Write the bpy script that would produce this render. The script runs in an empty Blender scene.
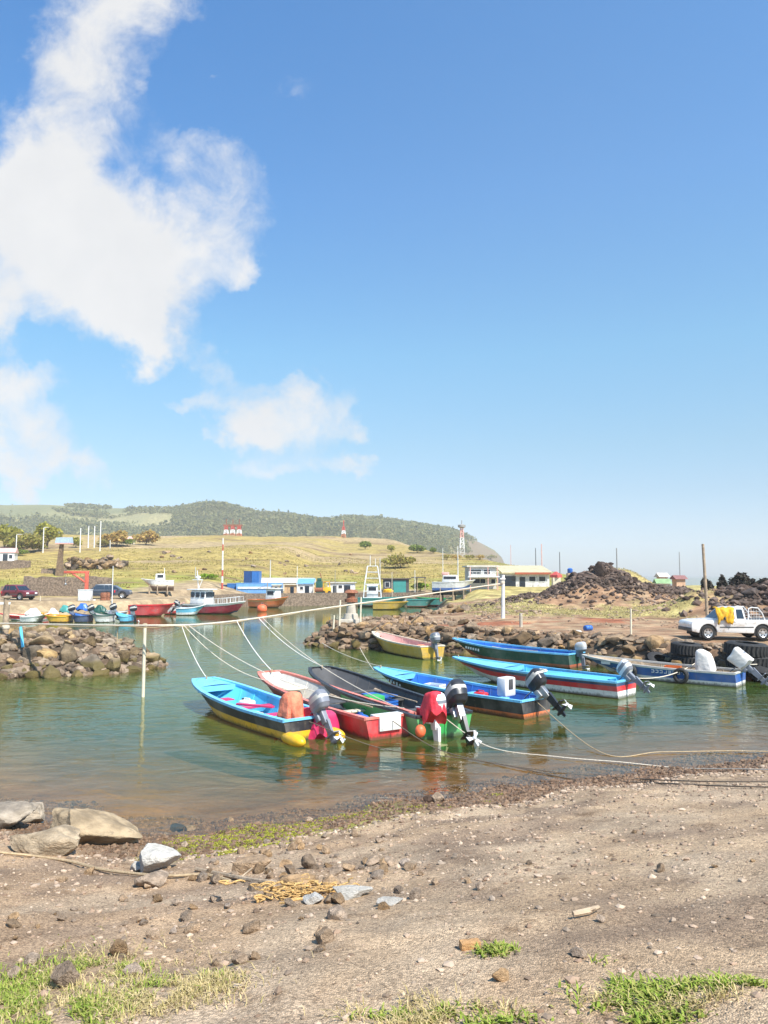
import bpy, bmesh, math, random
import numpy as np
from mathutils import Vector, Matrix
PI = math.pi
R = math.radians
random.seed(7)
rng = np.random.default_rng(7)
scene = bpy.context.scene
C = scene.collection

# ------------------------------------------------------------------ camera
CAM_H = 4.0
PITCH = math.atan(64 / 740)
cam = bpy.data.cameras.new('camera')
cam.sensor_fit = 'VERTICAL'; cam.sensor_height = 36; cam.lens = 740 / 1024 * 36
cam.clip_start = 0.05; cam.clip_end = 20000
camo = bpy.data.objects.new('camera', cam); C.objects.link(camo)
camo.location = (0, 0, CAM_H); camo.rotation_euler = (PI / 2 + PITCH, 0, 0)
scene.camera = camo

def ray(px, py):
    u = (px - 384) / 740; v = (512 - py) / 740
    return (u, math.cos(PITCH) - v * math.sin(PITCH), v * math.cos(PITCH) + math.sin(PITCH))
def at(px, py, Y):                      # the point of a sight line at depth Y
    d = ray(px, py); k = Y / d[1]
    return Vector((d[0] * k, Y, CAM_H + d[2] * k))
def onz(px, py, z=0.0):                 # the point of a sight line at height z
    d = ray(px, py); k = (z - CAM_H) / d[2]
    return Vector((d[0] * k, d[1] * k, z))

# ------------------------------------------------------------------ noise
def _hash(ix, iy, seed):
    h = (ix.astype(np.int64) * 374761393 + iy.astype(np.int64) * 668265263 + seed * 1442695041) & 0xffffffff
    h = ((h ^ (h >> 13)) * 1274126177) & 0xffffffff
    return ((h ^ (h >> 16)) & 0xffff) / 65535.0
def vnoise(x, y, seed=0):
    x = np.asarray(x, float); y = np.asarray(y, float)
    ix = np.floor(x); iy = np.floor(y); fx = x - ix; fy = y - iy
    fx = fx * fx * (3 - 2 * fx); fy = fy * fy * (3 - 2 * fy)
    a = _hash(ix, iy, seed); b = _hash(ix + 1, iy, seed); c = _hash(ix, iy + 1, seed); d = _hash(ix + 1, iy + 1, seed)
    return (a * (1 - fx) + b * fx) * (1 - fy) + (c * (1 - fx) + d * fx) * fy
def fbm(x, y, seed=0, oct=4):
    s = 0; a = .5; t = 0
    for k in range(oct):
        s = s + a * vnoise(x * 2 ** k, y * 2 ** k, seed + k * 17); t += a; a *= .5
    return s / t
def smooth(x, a=0., b=1.):
    t = np.clip((np.asarray(x, float) - a) / (b - a), 0, 1); return t * t * (3 - 2 * t)
def gauss(X, Y, cx, cy, sx, sy, rot=0):
    c, s = math.cos(rot), math.sin(rot)
    dx = (X - cx) * c + (Y - cy) * s; dy = -(X - cx) * s + (Y - cy) * c
    return np.exp(-((dx / sx) ** 2 + (dy / sy) ** 2))
def sdpoly(X, Y, poly):
    d = np.full(X.shape, 1e18); inside = np.zeros(X.shape, bool); n = len(poly)
    for i in range(n):
        ax, ay = poly[i]; bx, by = poly[(i + 1) % n]
        ex, ey = bx - ax, by - ay
        t = np.clip(((X - ax) * ex + (Y - ay) * ey) / (ex * ex + ey * ey), 0, 1)
        d = np.minimum(d, (X - ax - ex * t) ** 2 + (Y - ay - ey * t) ** 2)
        if ay != by:
            cond = ((ay > Y) != (by > Y)) & (X < (bx - ax) * (Y - ay) / (by - ay) + ax)
            inside ^= cond
    d = np.sqrt(d); return np.where(inside, d, -d)

# ------------------------------------------------------------------ terrain
SHORE = [onz(*p) for p in [(-150, 800), (0, 812), (130, 836), (200, 840), (300, 824), (400, 806), (480, 795), (560, 783), (650, 772), (768, 757), (900, 742)]]
SHX = [-40] + [p.x for p in SHORE] + [40]; SHY = [17] + [p.y for p in SHORE] + [26]
PIER = [(-4.6, 44.5), (-3.6, 42.6), (-2.2, 41.6), (1, 41.0), (3.5, 39.3), (6.9, 37.6), (8.8, 35.2), (10.7, 31.8), (13.0, 29.6), (16, 28.4), (30, 25), (60, 26), (60, 82), (45, 113),
        (9, 113), (7, 98), (6, 82), (3.6, 66), (0.8, 55), (-3.4, 47.5)]
BREAK = [(-40, 28), (-15.2, 29.5), (-13, 30.2), (-11, 31.0), (-10.0, 33.0), (-10.1, 34.2), (-12, 35.6), (-16, 36.2), (-40, 37)]
FAR = [(-3000, 72), (-60, 72), (-38, 75), (-26, 76.5), (-22, 88), (-18, 98), (-4.8, 104), (12, 106), (45, 108), (60, 200), (92, 500), (132, 800), (170, 975), (150, 1150), (50, 2500), (-3000, 2500)]
RIDGE_PX = [(-500, 500), (-150, 505), (0, 508), (45, 506), (100, 509), (150, 510), (175, 511), (190, 510), (205, 508), (222, 508), (240, 512), (270, 515), (300, 518), (330, 520), (350, 519), (380, 522), (420, 526), (450, 531), (465, 537), (480, 543), (495, 551), (505, 561), (511, 573), (530, 578)]
RX = [at(p[0], 576, 1000).x for p in RIDGE_PX]; RZ = [at(p[0], p[1], 1000).z for p in RIDGE_PX]

def parts_of(X, Y):
    ysh = np.interp(X, SHX, SHY); d = ysh - Y
    hn = np.where(d > 0, np.minimum(0.205 * d, 3.2), np.maximum(0.15 * d, -2.2))
    hn = hn + np.where(d > -3, (fbm(X * .9, Y * .9, 3) - .5) * .16 + (fbm(X * 4, Y * 4, 5, 3) - .5) * .05, 0)
    sp = sdpoly(X, Y, PIER)
    top = 1.05 + (fbm(X * .25, Y * .25, 11) - .5) * .35
    m = 2.5 * gauss(X, Y, 17.0, 62, 4.2, 4.2) + .8 * gauss(X, Y, 18.6, 62, 1.0, 2) + 1.7 * gauss(X, Y, 24, 62, 6, 3) \
        + 3.7 * gauss(X, Y, 23.4, 76, 5.2, 6) + 2.3 * gauss(X, Y, 27, 51, 4.6, 3.6) + .7 * gauss(X, Y, 21.4, 52, 2.2, 3) + .8 * gauss(X, Y, 10.5, 62, 3.5, 12) + .5 * gauss(X, Y, 21, 54, 6, 4)
    rough = np.clip(gauss(X, Y, 18, 62, 9, 5) + gauss(X, Y, 27, 50, 7, 5), 0, 1)
    m = m * (.85 + .3 * fbm(X * .5, Y * .5, 21)) + rough * (fbm(X * .9, Y * .9, 31) - .5) * 1.1
    m = m + 1.6 * smooth(Y, 78, 98) * smooth(X, 8, 12)
    hp = np.where(sp < 0, np.maximum(sp * .9, -2.2), np.minimum(sp * .85, top) + m * smooth(sp, .5, 5))
    sb = sdpoly(X, Y, BREAK)
    hb = np.where(sb < 0, np.maximum(sb * .9, -2.2), np.minimum(sb * .62, 1.45 + (fbm(X * .5, Y * .5, 41) - .5) * .4))
    sf = sdpoly(X, Y, FAR)
    sfy = np.minimum(Y - np.interp(X, [-60, -26, -18, 12], [72, 76, 98, 106]), sf * 3.2 + .0)
    cur = np.interp(np.where(sf < 6, sf, np.maximum(sfy, 6)), [-2.2, 0, .8, 12, 28, 98, 245, 350, 500], [-2.2, 0.0, 1.42, 1.55, 3.0, 8, 21, 24, 21])
    cur = cur + smooth(sf, 20, 80) * (fbm(X * .03, Y * .03, 51) - .5) * 4 + smooth(sf, 14, 40) * (fbm(X * .15, Y * .15, 52) - .5) * .8
    u = X / np.maximum(Y, 1) * 1000
    rz = np.interp(u, RX, RZ)
    up = smooth(Y, 540, 1000) ** .85; dn = 1 - .5 * smooth(Y, 1000, 1900)
    hill = np.maximum(rz - 0, 0) * up * dn * (1 + (fbm(X * .012, Y * .012, 61) - .5) * .22 * (1 - smooth(Y, 850, 1000)))
    hf = np.where(sf < 0, np.maximum(sf, -2.2), np.maximum(cur, hill * smooth(sf, -2, 14)))
    return hn, hp, hb, hf, sp, sb, sf, d
def hfun(X, Y):
    X = np.asarray(X, float); Y = np.asarray(Y, float)
    p = parts_of(X, Y)
    return np.maximum(np.maximum(p[0], p[1]), np.maximum(p[2], p[3]))
def hz(x, y): return float(hfun(np.array([x]), np.array([y]))[0])
_T = np.exp(np.linspace(math.log(1.5), math.log(1600), 5000))
def ong(px, py, ymin=1.5):              # where a sight line meets the terrain
    d = ray(px, py); X = d[0] / d[1] * _T; Z = CAM_H + d[2] / d[1] * _T
    b = (hfun(X, _T) >= Z) & (_T > ymin)
    if not b.any():
        print('NO GROUND', px, py); k = int(np.argmin(np.where(_T > ymin, Z - hfun(X, _T), 1e9)))
    else: k = int(np.argmax(b))
    return Vector((X[k], _T[k], float(hfun(X[k:k+1], _T[k:k+1])[0])))

def grow(a, b, s, f):
    out = [a]; st = s
    while out[-1] < b: out.append(out[-1] + st); st *= f
    return out
xp = [i * .11 for i in range(0, 62)]; xp = xp + grow(xp[-1] + .12, 2900, .13, 1.034)
GX = np.array([-x for x in xp[:0:-1]] + xp)
yp = [i * .09 for i in range(-40, 205)]
while yp[-1] < 66: yp.append(yp[-1] + .3)
while yp[-1] < 118: yp.append(yp[-1] + .8)
yp += grow(yp[-1] + 1, 2600, 1.1, 1.028)
GY = np.array(yp)
MX, MY = np.meshgrid(GX, GY)
HN, HP, HB, HF, SP, SB, SF, DN = parts_of(MX, MY)
MZ = np.maximum(np.maximum(HN, HP), np.maximum(HB, HF))

def lerp3(a, b, t): return a * (1 - t[..., None]) + np.array(b) * t[..., None]
def ground_colours():
    col = np.zeros(MX.shape + (3,)); col[:] = (.405, .30, .198)
    n1 = fbm(MX * .35, MY * .35, 101); n2 = fbm(MX * 1.3, MY * 1.3, 102); n3 = fbm(MX * .05, MY * .05, 103)
    near = (HN >= HP) & (HN >= HB) & (HN >= HF)
    # near shore: pale gravel, reddish dirt to the left, darker damp patches
    c = lerp3(col, (.375, .265, .17), smooth(-MX + n1 * 4, 0, 4))
    c = lerp3(c, (.22, .16, .115), smooth(n2 * .6 + n1 * .5, .54, .72) * .75)
    c = lerp3(c, (.44, .345, .245), smooth(fbm(MX * .7, MY * .7, 110), .56, .7) * .6)
    wet = 1 - smooth(MZ + (n2 - .5) * .25, .16, .42)
    c = lerp3(c, (.17, .11, .068), wet)
    alg = smooth(1 - np.abs(MZ - .20 - .12 * (n1 - .5)) / .26, 0, .7) * smooth(MX, -3.4, -2.4) * (1 - smooth(MX, -.4, 1.2)) * smooth(n2, .36, .52)
    c = lerp3(c, (.26, .27, .03), alg * .85)
    c = lerp3(c, (.31, .185, .095), 1 - smooth(MZ, -.3, -.05))
    col = np.where(near[..., None], c, col)
    # pier
    pm = (HP > HN) & (HP >= HB) & (HP >= HF)
    c = np.zeros_like(col); c[:] = (.34, .205, .125)
    c = lerp3(c, (.39, .275, .175), smooth(n2, .4, .62))
    c = lerp3(c, (.34, .13, .07), smooth(gauss(MX, MY, 7, 46, 5, 1.6) + gauss(MX, MY, 14.5, 48, 2.2, 2.2) - .6 * n2, .25, .5))
    g = gauss(MX, MY, 9.0, 62, 4, 13) + gauss(MX, MY, 18.5, 53, 6, 4.6) + gauss(MX, MY, 23, 76, 5, 6) + smooth(MY, 80, 90)
    c = lerp3(c, (.43, .36, .15), smooth(g + (n2 - .5) * .9, .35, .75))
    lava = gauss(MX, MY, 17.2, 63.5, 4.8, 4.0) * 1.3 + gauss(MX, MY, 24, 63, 7, 2.6) * 1.2 + gauss(MX, MY, 29, 50.5, 5.2, 4.0) * 1.3
    c = lerp3(c, (.085, .062, .05), smooth(lava + (n2 - .5) * .7, .42, .7))
    c = lerp3(c, (.09, .065, .045), 1 - smooth(SP + n2, .9, 2.2))
    col = np.where(pm[..., None], c, col)
    bm_ = (HB > HN) & (HB > HP) & (HB > HF)
    c = np.zeros_like(col); c[:] = (.10, .075, .055); col = np.where(bm_[..., None], c, col)
    # far land
    fm = (HF >= HN) & (HF > HP) & (HF > HB)
    c = np.zeros_like(col); c[:] = (.40, .30, .19)
    gr = smooth(SF + (n1 - .5) * 8, 9, 16)
    nf = fbm(MX * .02, MY * .05, 120); nm = fbm(MX * .08, MY * .22, 121)
    grass = np.zeros_like(col); grass[:] = (.385, .29, .095)
    grass = lerp3(grass, (.40, .295, .155), smooth(nf, .48, .66))
    grass = lerp3(grass, (.29, .29, .06), smooth(nm * .8 + (1 - smooth(SF, 15, 60)) * .35, .52, .78))
    grass = lerp3(grass, (.22, .14, .075), smooth(nm, .60, .74) * .8)
    c = c * (1 - gr[..., None]) + grass * gr[..., None]
    hillm = smooth(MY, 560, 620)
    u = MX / np.maximum(MY, 1) * 1000
    hc = np.zeros_like(col); hc[:] = (.33, .29, .14)
    hc = lerp3(hc, (.20, .20, .09), smooth(fbm(MX * .012, MY * .012, 125), .45, .6))
    hc = lerp3(hc, (.25, .24, .10), FOREST(u, MX, MY) * 1.0)
    hc = lerp3(hc, (.13, .11, .09), smooth(u, 95, 120) * .9 * smooth(fbm(MX * .05, MZ * .05, 127), .3, .6))
    hc = lerp3(hc, (.24, .18, .11), smooth(u, 80, 105) * smooth(fbm(MX * .03, MY * .03, 126), .3, .5))
    c = c * (1 - hillm[..., None]) + hc * hillm[..., None]
    col = np.where(fm[..., None], c, col)
    return np.clip(col, 0, 1)
def FOREST(u, X, Y):
    n = fbm(X * .02, Y * .02, 130)
    top = np.interp(u, [-600, -290, -270, -230, 200], [.55, .62, 1.3, 1.5, 1.5])
    s = smooth(Y, 540, 1000)
    f = smooth(s + n * .3, .12, .26) * (1 - smooth(s + (n - .5) * .5, top - .1, top + .1))
    # bare ridge strip
    f = f * (1 - smooth(s, .84, .95) * smooth(u, -195, -165) * (1 - smooth(u, -70, -20)))
    cl = smooth(fbm(X * .016 + 3, Y * .016, 133), .60, .66) * smooth(-u, 170, 200) * .7
    return np.maximum(f, cl) * (1 - smooth(u + (n - .5) * 60, 70, 118))

# ------------------------------------------------------------------ node helpers
class NT:
    def __init__(s, tree): s.t = tree; s.n = tree.nodes; s.l = tree.links
    def new(s, typ, **kw):
        n = s.n.new(typ)
        for k, v in kw.items(): setattr(n, k, v)
        return n
    def link(s, a, b): s.l.new(a, b)
    def put(s, sock, v):
        if hasattr(v, 'is_linked') or isinstance(v, bpy.types.NodeSocket): s.l.new(v, sock)
        else: sock.default_value = v
    def math(s, op, a, b=None, c=None, clamp=False):
        n = s.n.new('ShaderNodeMath'); n.operation = op; n.use_clamp = clamp
        s.put(n.inputs[0], a)
        if b is not None: s.put(n.inputs[1], b)
        if c is not None: s.put(n.inputs[2], c)
        return n.outputs[0]
    def mixc(s, fac, a, b, typ='MIX'):
        n = s.n.new('ShaderNodeMix'); n.data_type = 'RGBA'; n.blend_type = typ
        s.put(n.inputs['Factor'], fac); ins = [i for i in n.inputs if i.type == 'RGBA']
        for sk, v in zip(ins, (a, b)): s.put(sk, (*v, 1) if isinstance(v, tuple) and len(v) == 3 else v)
        return [o for o in n.outputs if o.type == 'RGBA'][0]
    def noise(s, vec, scale, detail=4, rough=.55, dist=0, typ='FBM'):
        n = s.n.new('ShaderNodeTexNoise'); n.inputs['Scale'].default_value = scale
        n.inputs['Detail'].default_value = detail; n.inputs['Roughness'].default_value = rough; n.inputs['Distortion'].default_value = dist
        if vec is not None: s.l.new(vec, n.inputs['Vector'])
        return n.outputs['Fac']
    def ramp(s, fac, a, b):
        n = s.n.new('ShaderNodeMapRange'); n.interpolation_type = 'SMOOTHSTEP'
        n.inputs['From Min'].default_value = a; n.inputs['From Max'].default_value = b; s.put(n.inputs['Value'], fac)
        return n.outputs['Result']
    def scalev(s, vec, sc):
        n = s.n.new('ShaderNodeVectorMath'); n.operation = 'MULTIPLY'; s.l.new(vec, n.inputs[0]); n.inputs[1].default_value = sc
        return n.outputs[0]
    def bump(s, h, strength, dist, nrm=None):
        n = s.n.new('ShaderNodeBump'); n.inputs['Strength'].default_value = strength; n.inputs['Distance'].default_value = dist
        s.l.new(h, n.inputs['Height'])
        if nrm is not None: s.l.new(nrm, n.inputs['Normal'])
        return n.outputs[0]
def newmat(name):
    m = bpy.data.materials.new(name); m.use_nodes = True; m.node_tree.nodes.clear()
    return m, NT(m.node_tree)
_mats = {}
def mat(name, col, rough=.6, var=.18, scale=3., bump=0., bscale=None, metal=0., dirt=0., dirtcol=(.16, .12, .08), dscale=2.2, spec=.5, objvar=0., trans=0., wetline=None, coat=0.):
    if name in _mats: return _mats[name]
    m, t = newmat(name)
    out = t.new('ShaderNodeOutputMaterial'); b = t.new('ShaderNodeBsdfPrincipled'); t.link(b.outputs[0], out.inputs[0])
    tc = t.new('ShaderNodeTexCoord'); v = tc.outputs['Object']
    f = t.noise(v, scale, 5, .6)
    lo = tuple(c * (1 - var) for c in col); hi = tuple(min(1, c * (1 + var)) for c in col)
    c = t.mixc(t.ramp(f, .3, .7), lo, hi)
    if objvar:
        oi = t.new('ShaderNodeObjectInfo')
        hs = t.new('ShaderNodeHueSaturation'); t.link(c, hs.inputs['Color'])
        t.link(t.math('MULTIPLY_ADD', oi.outputs['Random'], 2 * objvar, 1 - objvar), hs.inputs['Value'])
        r2 = t.math('FRACT', t.math('MULTIPLY', oi.outputs['Random'], 17.3))
        t.link(t.math('MULTIPLY_ADD', r2, .55, .85), hs.inputs['Saturation'])
        c = hs.outputs[0]
    if dirt:
        d = t.ramp(t.noise(v, dscale, 7, .7, .4), .62 - dirt * .3, .72)
        c = t.mixc(t.math('MULTIPLY', d, .75), c, dirtcol)
    if wetline is not None:
        geo = t.new('ShaderNodeNewGeometry'); sx = t.new('ShaderNodeSeparateXYZ'); t.link(geo.outputs['Position'], sx.inputs[0])
        w = t.ramp(t.math('ADD', sx.outputs[2], t.math('MULTIPLY', f, -.25)), wetline - .12, wetline + .06)
        w = t.math('SUBTRACT', 1.0, w)
        c = t.mixc(t.math('MULTIPLY', w, .8), c, (.11, .085, .025))
    t.link(c, b.inputs['Base Color']); b.inputs['Roughness'].default_value = rough; b.inputs['Metallic'].default_value = metal
    b.inputs['Specular IOR Level'].default_value = spec
    if coat: b.inputs['Coat Weight'].default_value = coat
    if bump:
        t.link(t.bump(t.noise(v, bscale or scale * 3, 5, .6), bump, .05), b.inputs['Normal'])
    _mats[name] = m; return m
def paint(name, col, rough=.4, dirt=.55): return mat(name, col, rough, .10, 1.6, .08, 6, dirt=dirt, dirtcol=tuple(c * .45 + .06 for c in col), dscale=2.8)

def link_obj(name, me, parent=None):
    o = bpy.data.objects.new(name, me); C.objects.link(o)
    if parent is not None: o.parent = parent
    return o
def tag(o, label=None, cat=None, group=None, kind=None):
    if label: o['label'] = label
    if cat: o['category'] = cat
    if group: o['group'] = group
    if kind: o['kind'] = kind
    return o
def thing(name, label, cat, loc=(0, 0, 0), rz=0, group=None, rot=None):
    o = bpy.data.objects.new(name, None); C.objects.link(o); o.empty_display_size = .3
    o.location = loc; o.rotation_euler = rot or (0, 0, rz)
    return tag(o, label, cat, group)
def dup(o, parent=None, loc=None, rz=None, label=None, group=None):
    c = o.copy(); C.objects.link(c)
    if parent is not None: c.parent = parent
    if loc is not None: c.location = loc
    if rz is not None: c.rotation_euler = (0, 0, rz)
    if label: c['label'] = label
    if group: c['group'] = group
    for ch in list(o.children): dup(ch, c)
    return c
def gridmesh(name, X, Y, Z, cols=None, attr=None):
    ny, nx = X.shape
    co = np.stack([X, Y, Z], -1).reshape(-1, 3)
    i = np.arange(ny * nx).reshape(ny, nx)
    q = np.stack([i[:-1, :-1], i[:-1, 1:], i[1:, 1:], i[1:, :-1]], -1).reshape(-1, 4)
    me = bpy.data.meshes.new(name)
    me.vertices.add(len(co)); me.vertices.foreach_set('co', co.ravel())
    me.loops.add(q.size); me.loops.foreach_set('vertex_index', q.ravel().astype(np.int32))
    me.polygons.add(len(q)); me.polygons.foreach_set('loop_start', np.arange(0, q.size, 4, dtype=np.int32))
    me.polygons.foreach_set('loop_total', np.full(len(q), 4, np.int32))
    me.polygons.foreach_set('use_smooth', np.ones(len(q), bool))
    me.update(calc_edges=True)
    if cols is not None:
        a = me.color_attributes.new('ground_tint', 'FLOAT_COLOR', 'POINT')
        a.data.foreach_set('color', np.concatenate([cols.reshape(-1, 3), np.ones((len(co), 1))], 1).ravel())
    if attr is not None:
        a = me.attributes.new('depth', 'FLOAT', 'POINT'); a.data.foreach_set('value', attr.ravel())
    return me

# ------------------------------------------------------------------ ground
gm, t = newmat('earth_and_grass')
out = t.new('ShaderNodeOutputMaterial'); b = t.new('ShaderNodeBsdfPrincipled'); t.link(b.outputs[0], out.inputs[0])
at_ = t.new('ShaderNodeAttribute', attribute_name='ground_tint'); geo = t.new('ShaderNodeNewGeometry'); P = geo.outputs['Position']
sx = t.new('ShaderNodeSeparateXYZ'); t.link(P, sx.inputs[0])
nearw = t.math('SUBTRACT', 1.0, t.ramp(sx.outputs[1], 22, 40))
c = at_.outputs['Color']
nA = t.noise(P, .9, 8, .65); nB = t.noise(P, 9, 5, .7)
c = t.mixc(1.0, c, t.mixc(t.ramp(nA, .3, .7), (.72, .70, .68), (1.22, 1.22, 1.2)), 'MULTIPLY')
vo = t.new('ShaderNodeTexVoronoi'); vo.inputs['Scale'].default_value = 95; t.link(P, vo.inputs['Vector'])
vs = t.new('ShaderNodeSeparateXYZ'); t.link(vo.outputs['Color'], vs.inputs[0])
vo2 = t.new('ShaderNodeTexVoronoi'); vo2.inputs['Scale'].default_value = 38; t.link(P, vo2.inputs['Vector'])
vs2 = t.new('ShaderNodeSeparateXYZ'); t.link(vo2.outputs['Color'], vs2.inputs[0])
peb = t.math('MULTIPLY', nearw, 1.0)
gcol = t.mixc(t.ramp(vs.outputs[0], .1, .95), (.55, .53, .51), (1.5, 1.45, 1.38))
c = t.mixc(t.math('MULTIPLY', peb, .75), c, t.mixc(1.0, c, gcol, 'MULTIPLY'))
g2 = t.mixc(t.ramp(vs2.outputs[0], .0, 1.0), (.8, .78, .76), (1.2, 1.18, 1.15))
c = t.mixc(t.math('MULTIPLY', peb, .5), c, t.mixc(1.0, c, g2, 'MULTIPLY'))
nS = t.noise(P, 21, 6, .75)
c = t.mixc(t.math('MULTIPLY', peb, t.ramp(nS, .56, .70)), c, t.mixc(1.0, c, (.42, .37, .33), 'MULTIPLY'))
c = t.mixc(t.math('MULTIPLY', peb, t.ramp(t.noise(P, 2.6, 7, .72), .54, .68)), c, t.mixc(1.0, c, (.66, .62, .58), 'MULTIPLY'))
# fields seen far off: streaks of grass clumps
fv = t.scalev(P, (.35, .9, .35)); nF = t.noise(fv, 1.0, 9, .72)
c = t.mixc(t.math('SUBTRACT', 1.0, nearw), c, t.mixc(1.0, c, t.mixc(t.ramp(nF, .33, .68), (.58, .56, .52), (1.25, 1.25, 1.2)), 'MULTIPLY'))
t.link(c, b.inputs['Base Color'])
wetn = t.ramp(sx.outputs[2], .1, .35)
t.link(t.math('MULTIPLY_ADD', wetn, .5, .42), b.inputs['Roughness'])
b.inputs['Specular IOR Level'].default_value = .25
hgt = t.math('ADD', t.math('MULTIPLY', vo.outputs['Distance'], -.8), t.math('MULTIPLY', nB, 1.4))
nr = t.bump(hgt, .7, .012)
nr = t.bump(t.math('ADD', nA, t.math('MULTIPLY', vo2.outputs['Distance'], -.12)), .35, .06, nr)
nr = t.bump(t.math('MULTIPLY', nF, t.math('SUBTRACT', 1.0, nearw)), .4, .6, nr)
t.link(nr, b.inputs['Normal'])
me = gridmesh('ground', MX, MY, MZ, ground_colours()); me.materials.append(gm)
tag(link_obj('ground', me), kind='structure')

# ------------------------------------------------------------------ water
wx = [i * .35 for i in range(0, 90)]; wx = wx + grow(wx[-1] + .4, 12000, .5, 1.09)
WX = np.array([-x for x in wx[:0:-1]] + wx)
wy = [8 + i * .12 for i in range(0, 110)]
while wy[-1] < 60: wy.append(wy[-1] + .4)
WY = np.array(wy + grow(wy[-1] + .6, 16000, .8, 1.09))
QX, QY = np.meshgrid(WX, WY)
me = gridmesh('water', QX, QY, np.zeros_like(QX), attr=np.clip(-hfun(QX, QY), -1, 6))
wm, t = newmat('harbour_water')
out = t.new('ShaderNodeOutputMaterial')
geo = t.new('ShaderNodeNewGeometry'); P = geo.outputs['Position']
dep = t.new('ShaderNodeAttribute', attribute_name='depth').outputs['Fac']
v1 = t.scalev(P, (.55, 1.0, 1)); v2 = t.scalev(P, (1.0, 1.5, 1))
n1 = t.noise(v1, 1.7, 2, .5, .6); n2 = t.noise(v2, 5.0, 2, .5, .5); n3 = t.noise(P, .12, 3, .5)
h = t.math('ADD', n1, t.math('MULTIPLY', n2, .20))
bm_ = t.new('ShaderNodeBump'); t.link(h, bm_.inputs['Height']); bm_.inputs['Distance'].default_value = .040
sy_ = t.new('ShaderNodeSeparateXYZ'); t.link(P, sy_.inputs[0])
t.link(t.math('MULTIPLY', t.math('MULTIPLY_ADD', t.ramp(n3, .35, .65), .5, .5), t.math('MULTIPLY_ADD', t.ramp(sy_.outputs[1], 16, 60), -.68, 1.0)), bm_.inputs['Strength'])
N = bm_.outputs[0]
fr = t.new('ShaderNodeFresnel'); fr.inputs['IOR'].default_value = 1.33; t.link(N, fr.inputs['Normal'])
gl = t.new('ShaderNodeBsdfGlossy'); gl.inputs['Roughness'].default_value = .015; gl.inputs['Color'].default_value = (.80, .84, .81, 1); t.link(N, gl.inputs['Normal'])
df = t.new('ShaderNodeBsdfDiffuse'); t.link(N, df.inputs['Normal'])
t.link(t.mixc(t.ramp(t.noise(P, .25, 4, .6), .35, .65), (.064, .116, .020), (.088, .140, .034)), df.inputs['Color'])
tr = t.new('ShaderNodeBsdfTransparent'); tr.inputs['Color'].default_value = (.95, .88, .72, 1)
body = t.new('ShaderNodeMixShader')
fac = t.math('SUBTRACT', 1.0, t.math('POWER', 2.718, t.math('MULTIPLY', t.math('MAXIMUM', dep, 0.0), -.62)))
t.link(t.math('MULTIPLY', fac, .97), body.inputs[0]); t.link(tr.outputs[0], body.inputs[1]); t.link(df.outputs[0], body.inputs[2])
mx = t.new('ShaderNodeMixShader'); t.link(fr.outputs[0], mx.inputs[0]); t.link(body.outputs[0], mx.inputs[1]); t.link(gl.outputs[0], mx.inputs[2])
t.link(mx.outputs[0], out.inputs[0])
me.materials.append(wm)
tag(link_obj('water', me), kind='structure')

# ------------------------------------------------------------------ sky and sun
SUN = Vector((.52, -.62, 1.05)).normalized()
EL = math.asin(SUN.z); AZ = math.atan2(SUN.x, SUN.y)
w = bpy.data.worlds.new('World'); scene.world = w; w.use_nodes = True; w.node_tree.nodes.clear(); t = NT(w.node_tree)
out = t.new('ShaderNodeOutputWorld'); bg = t.new('ShaderNodeBackground'); t.link(bg.outputs[0], out.inputs[0])
sky = t.new('ShaderNodeTexSky'); sky.sky_type = 'NISHITA'; sky.sun_disc = False
sky.sun_elevation = EL; sky.sun_rotation = AZ; sky.air_density = 1.0; sky.dust_density = .6; sky.ozone_density = 1.6; sky.altitude = 0
SKY_K = .12
bg.inputs['Strength'].default_value = SKY_K
tc = t.new('ShaderNodeTexCoord'); D = tc.outputs['Generated']
sx = t.new('ShaderNodeSeparateXYZ'); t.link(D, sx.inputs[0])
dy = t.math('MAXIMUM', sx.outputs[1], .05)
U = t.math('DIVIDE', sx.outputs[0], dy); V = t.math('DIVIDE', sx.outputs[2], dy)
cmb = t.new('ShaderNodeCombineXYZ'); t.link(U, cmb.inputs[0]); t.link(V, cmb.inputs[1]); UV = cmb.outputs[0]
w1 = t.math('MULTIPLY_ADD', t.noise(UV, 9, 5, .6), .16, -.08)
off = t.new('ShaderNodeVectorMath'); off.operation = 'ADD'; t.link(UV, off.inputs[0]); off.inputs[1].default_value = (7.3, 2.1, 0)
w2 = t.math('MULTIPLY_ADD', t.noise(off.outputs[0], 9, 5, .6), .16, -.08)
UU = t.math('ADD', U, w1); VV = t.math('ADD', V, w2)
BLOBS = [(122, 0, 78, 46, 0, 1.2), (92, 66, 66, 42, 30, .85), (55, 140, 62, 58, 25, 1.05), (10, 215, 80, 62, 0, 1.35), (80, 235, 70, 60, 30, 1.3), (128, 296, 54, 52, 25, 1.45), (148, 340, 38, 22, 20, .9), (-5, 308, 36, 32, 0, .95), (165, 225, 50, 42, 30, .60), (200, 150, 52, 26, 15, .60), (235, 195, 44, 52, -20, .58), (216, 262, 52, 42, -25, .58), (256, 278, 26, 18, 40, .58),
         (5, 385, 56, 30, 15, 1.15), (22, 440, 88, 28, 20, .86), (15, 472, 80, 15, 0, .72),
         (288, 412, 62, 36, 0, 1.12), (250, 428, 42, 16, 20, .66), (214, 370, 30, 20, 50, .55), (185, 405, 42, 12, 10, .42), (275, 470, 56, 14, 0, .74), (355, 463, 28, 10, 0, .72), (358, 428, 26, 12, 0, .45), (288, 97, 44, 26, 0, .46), (217, 68, 10, 8, 0, .46)]
F = None
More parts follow.
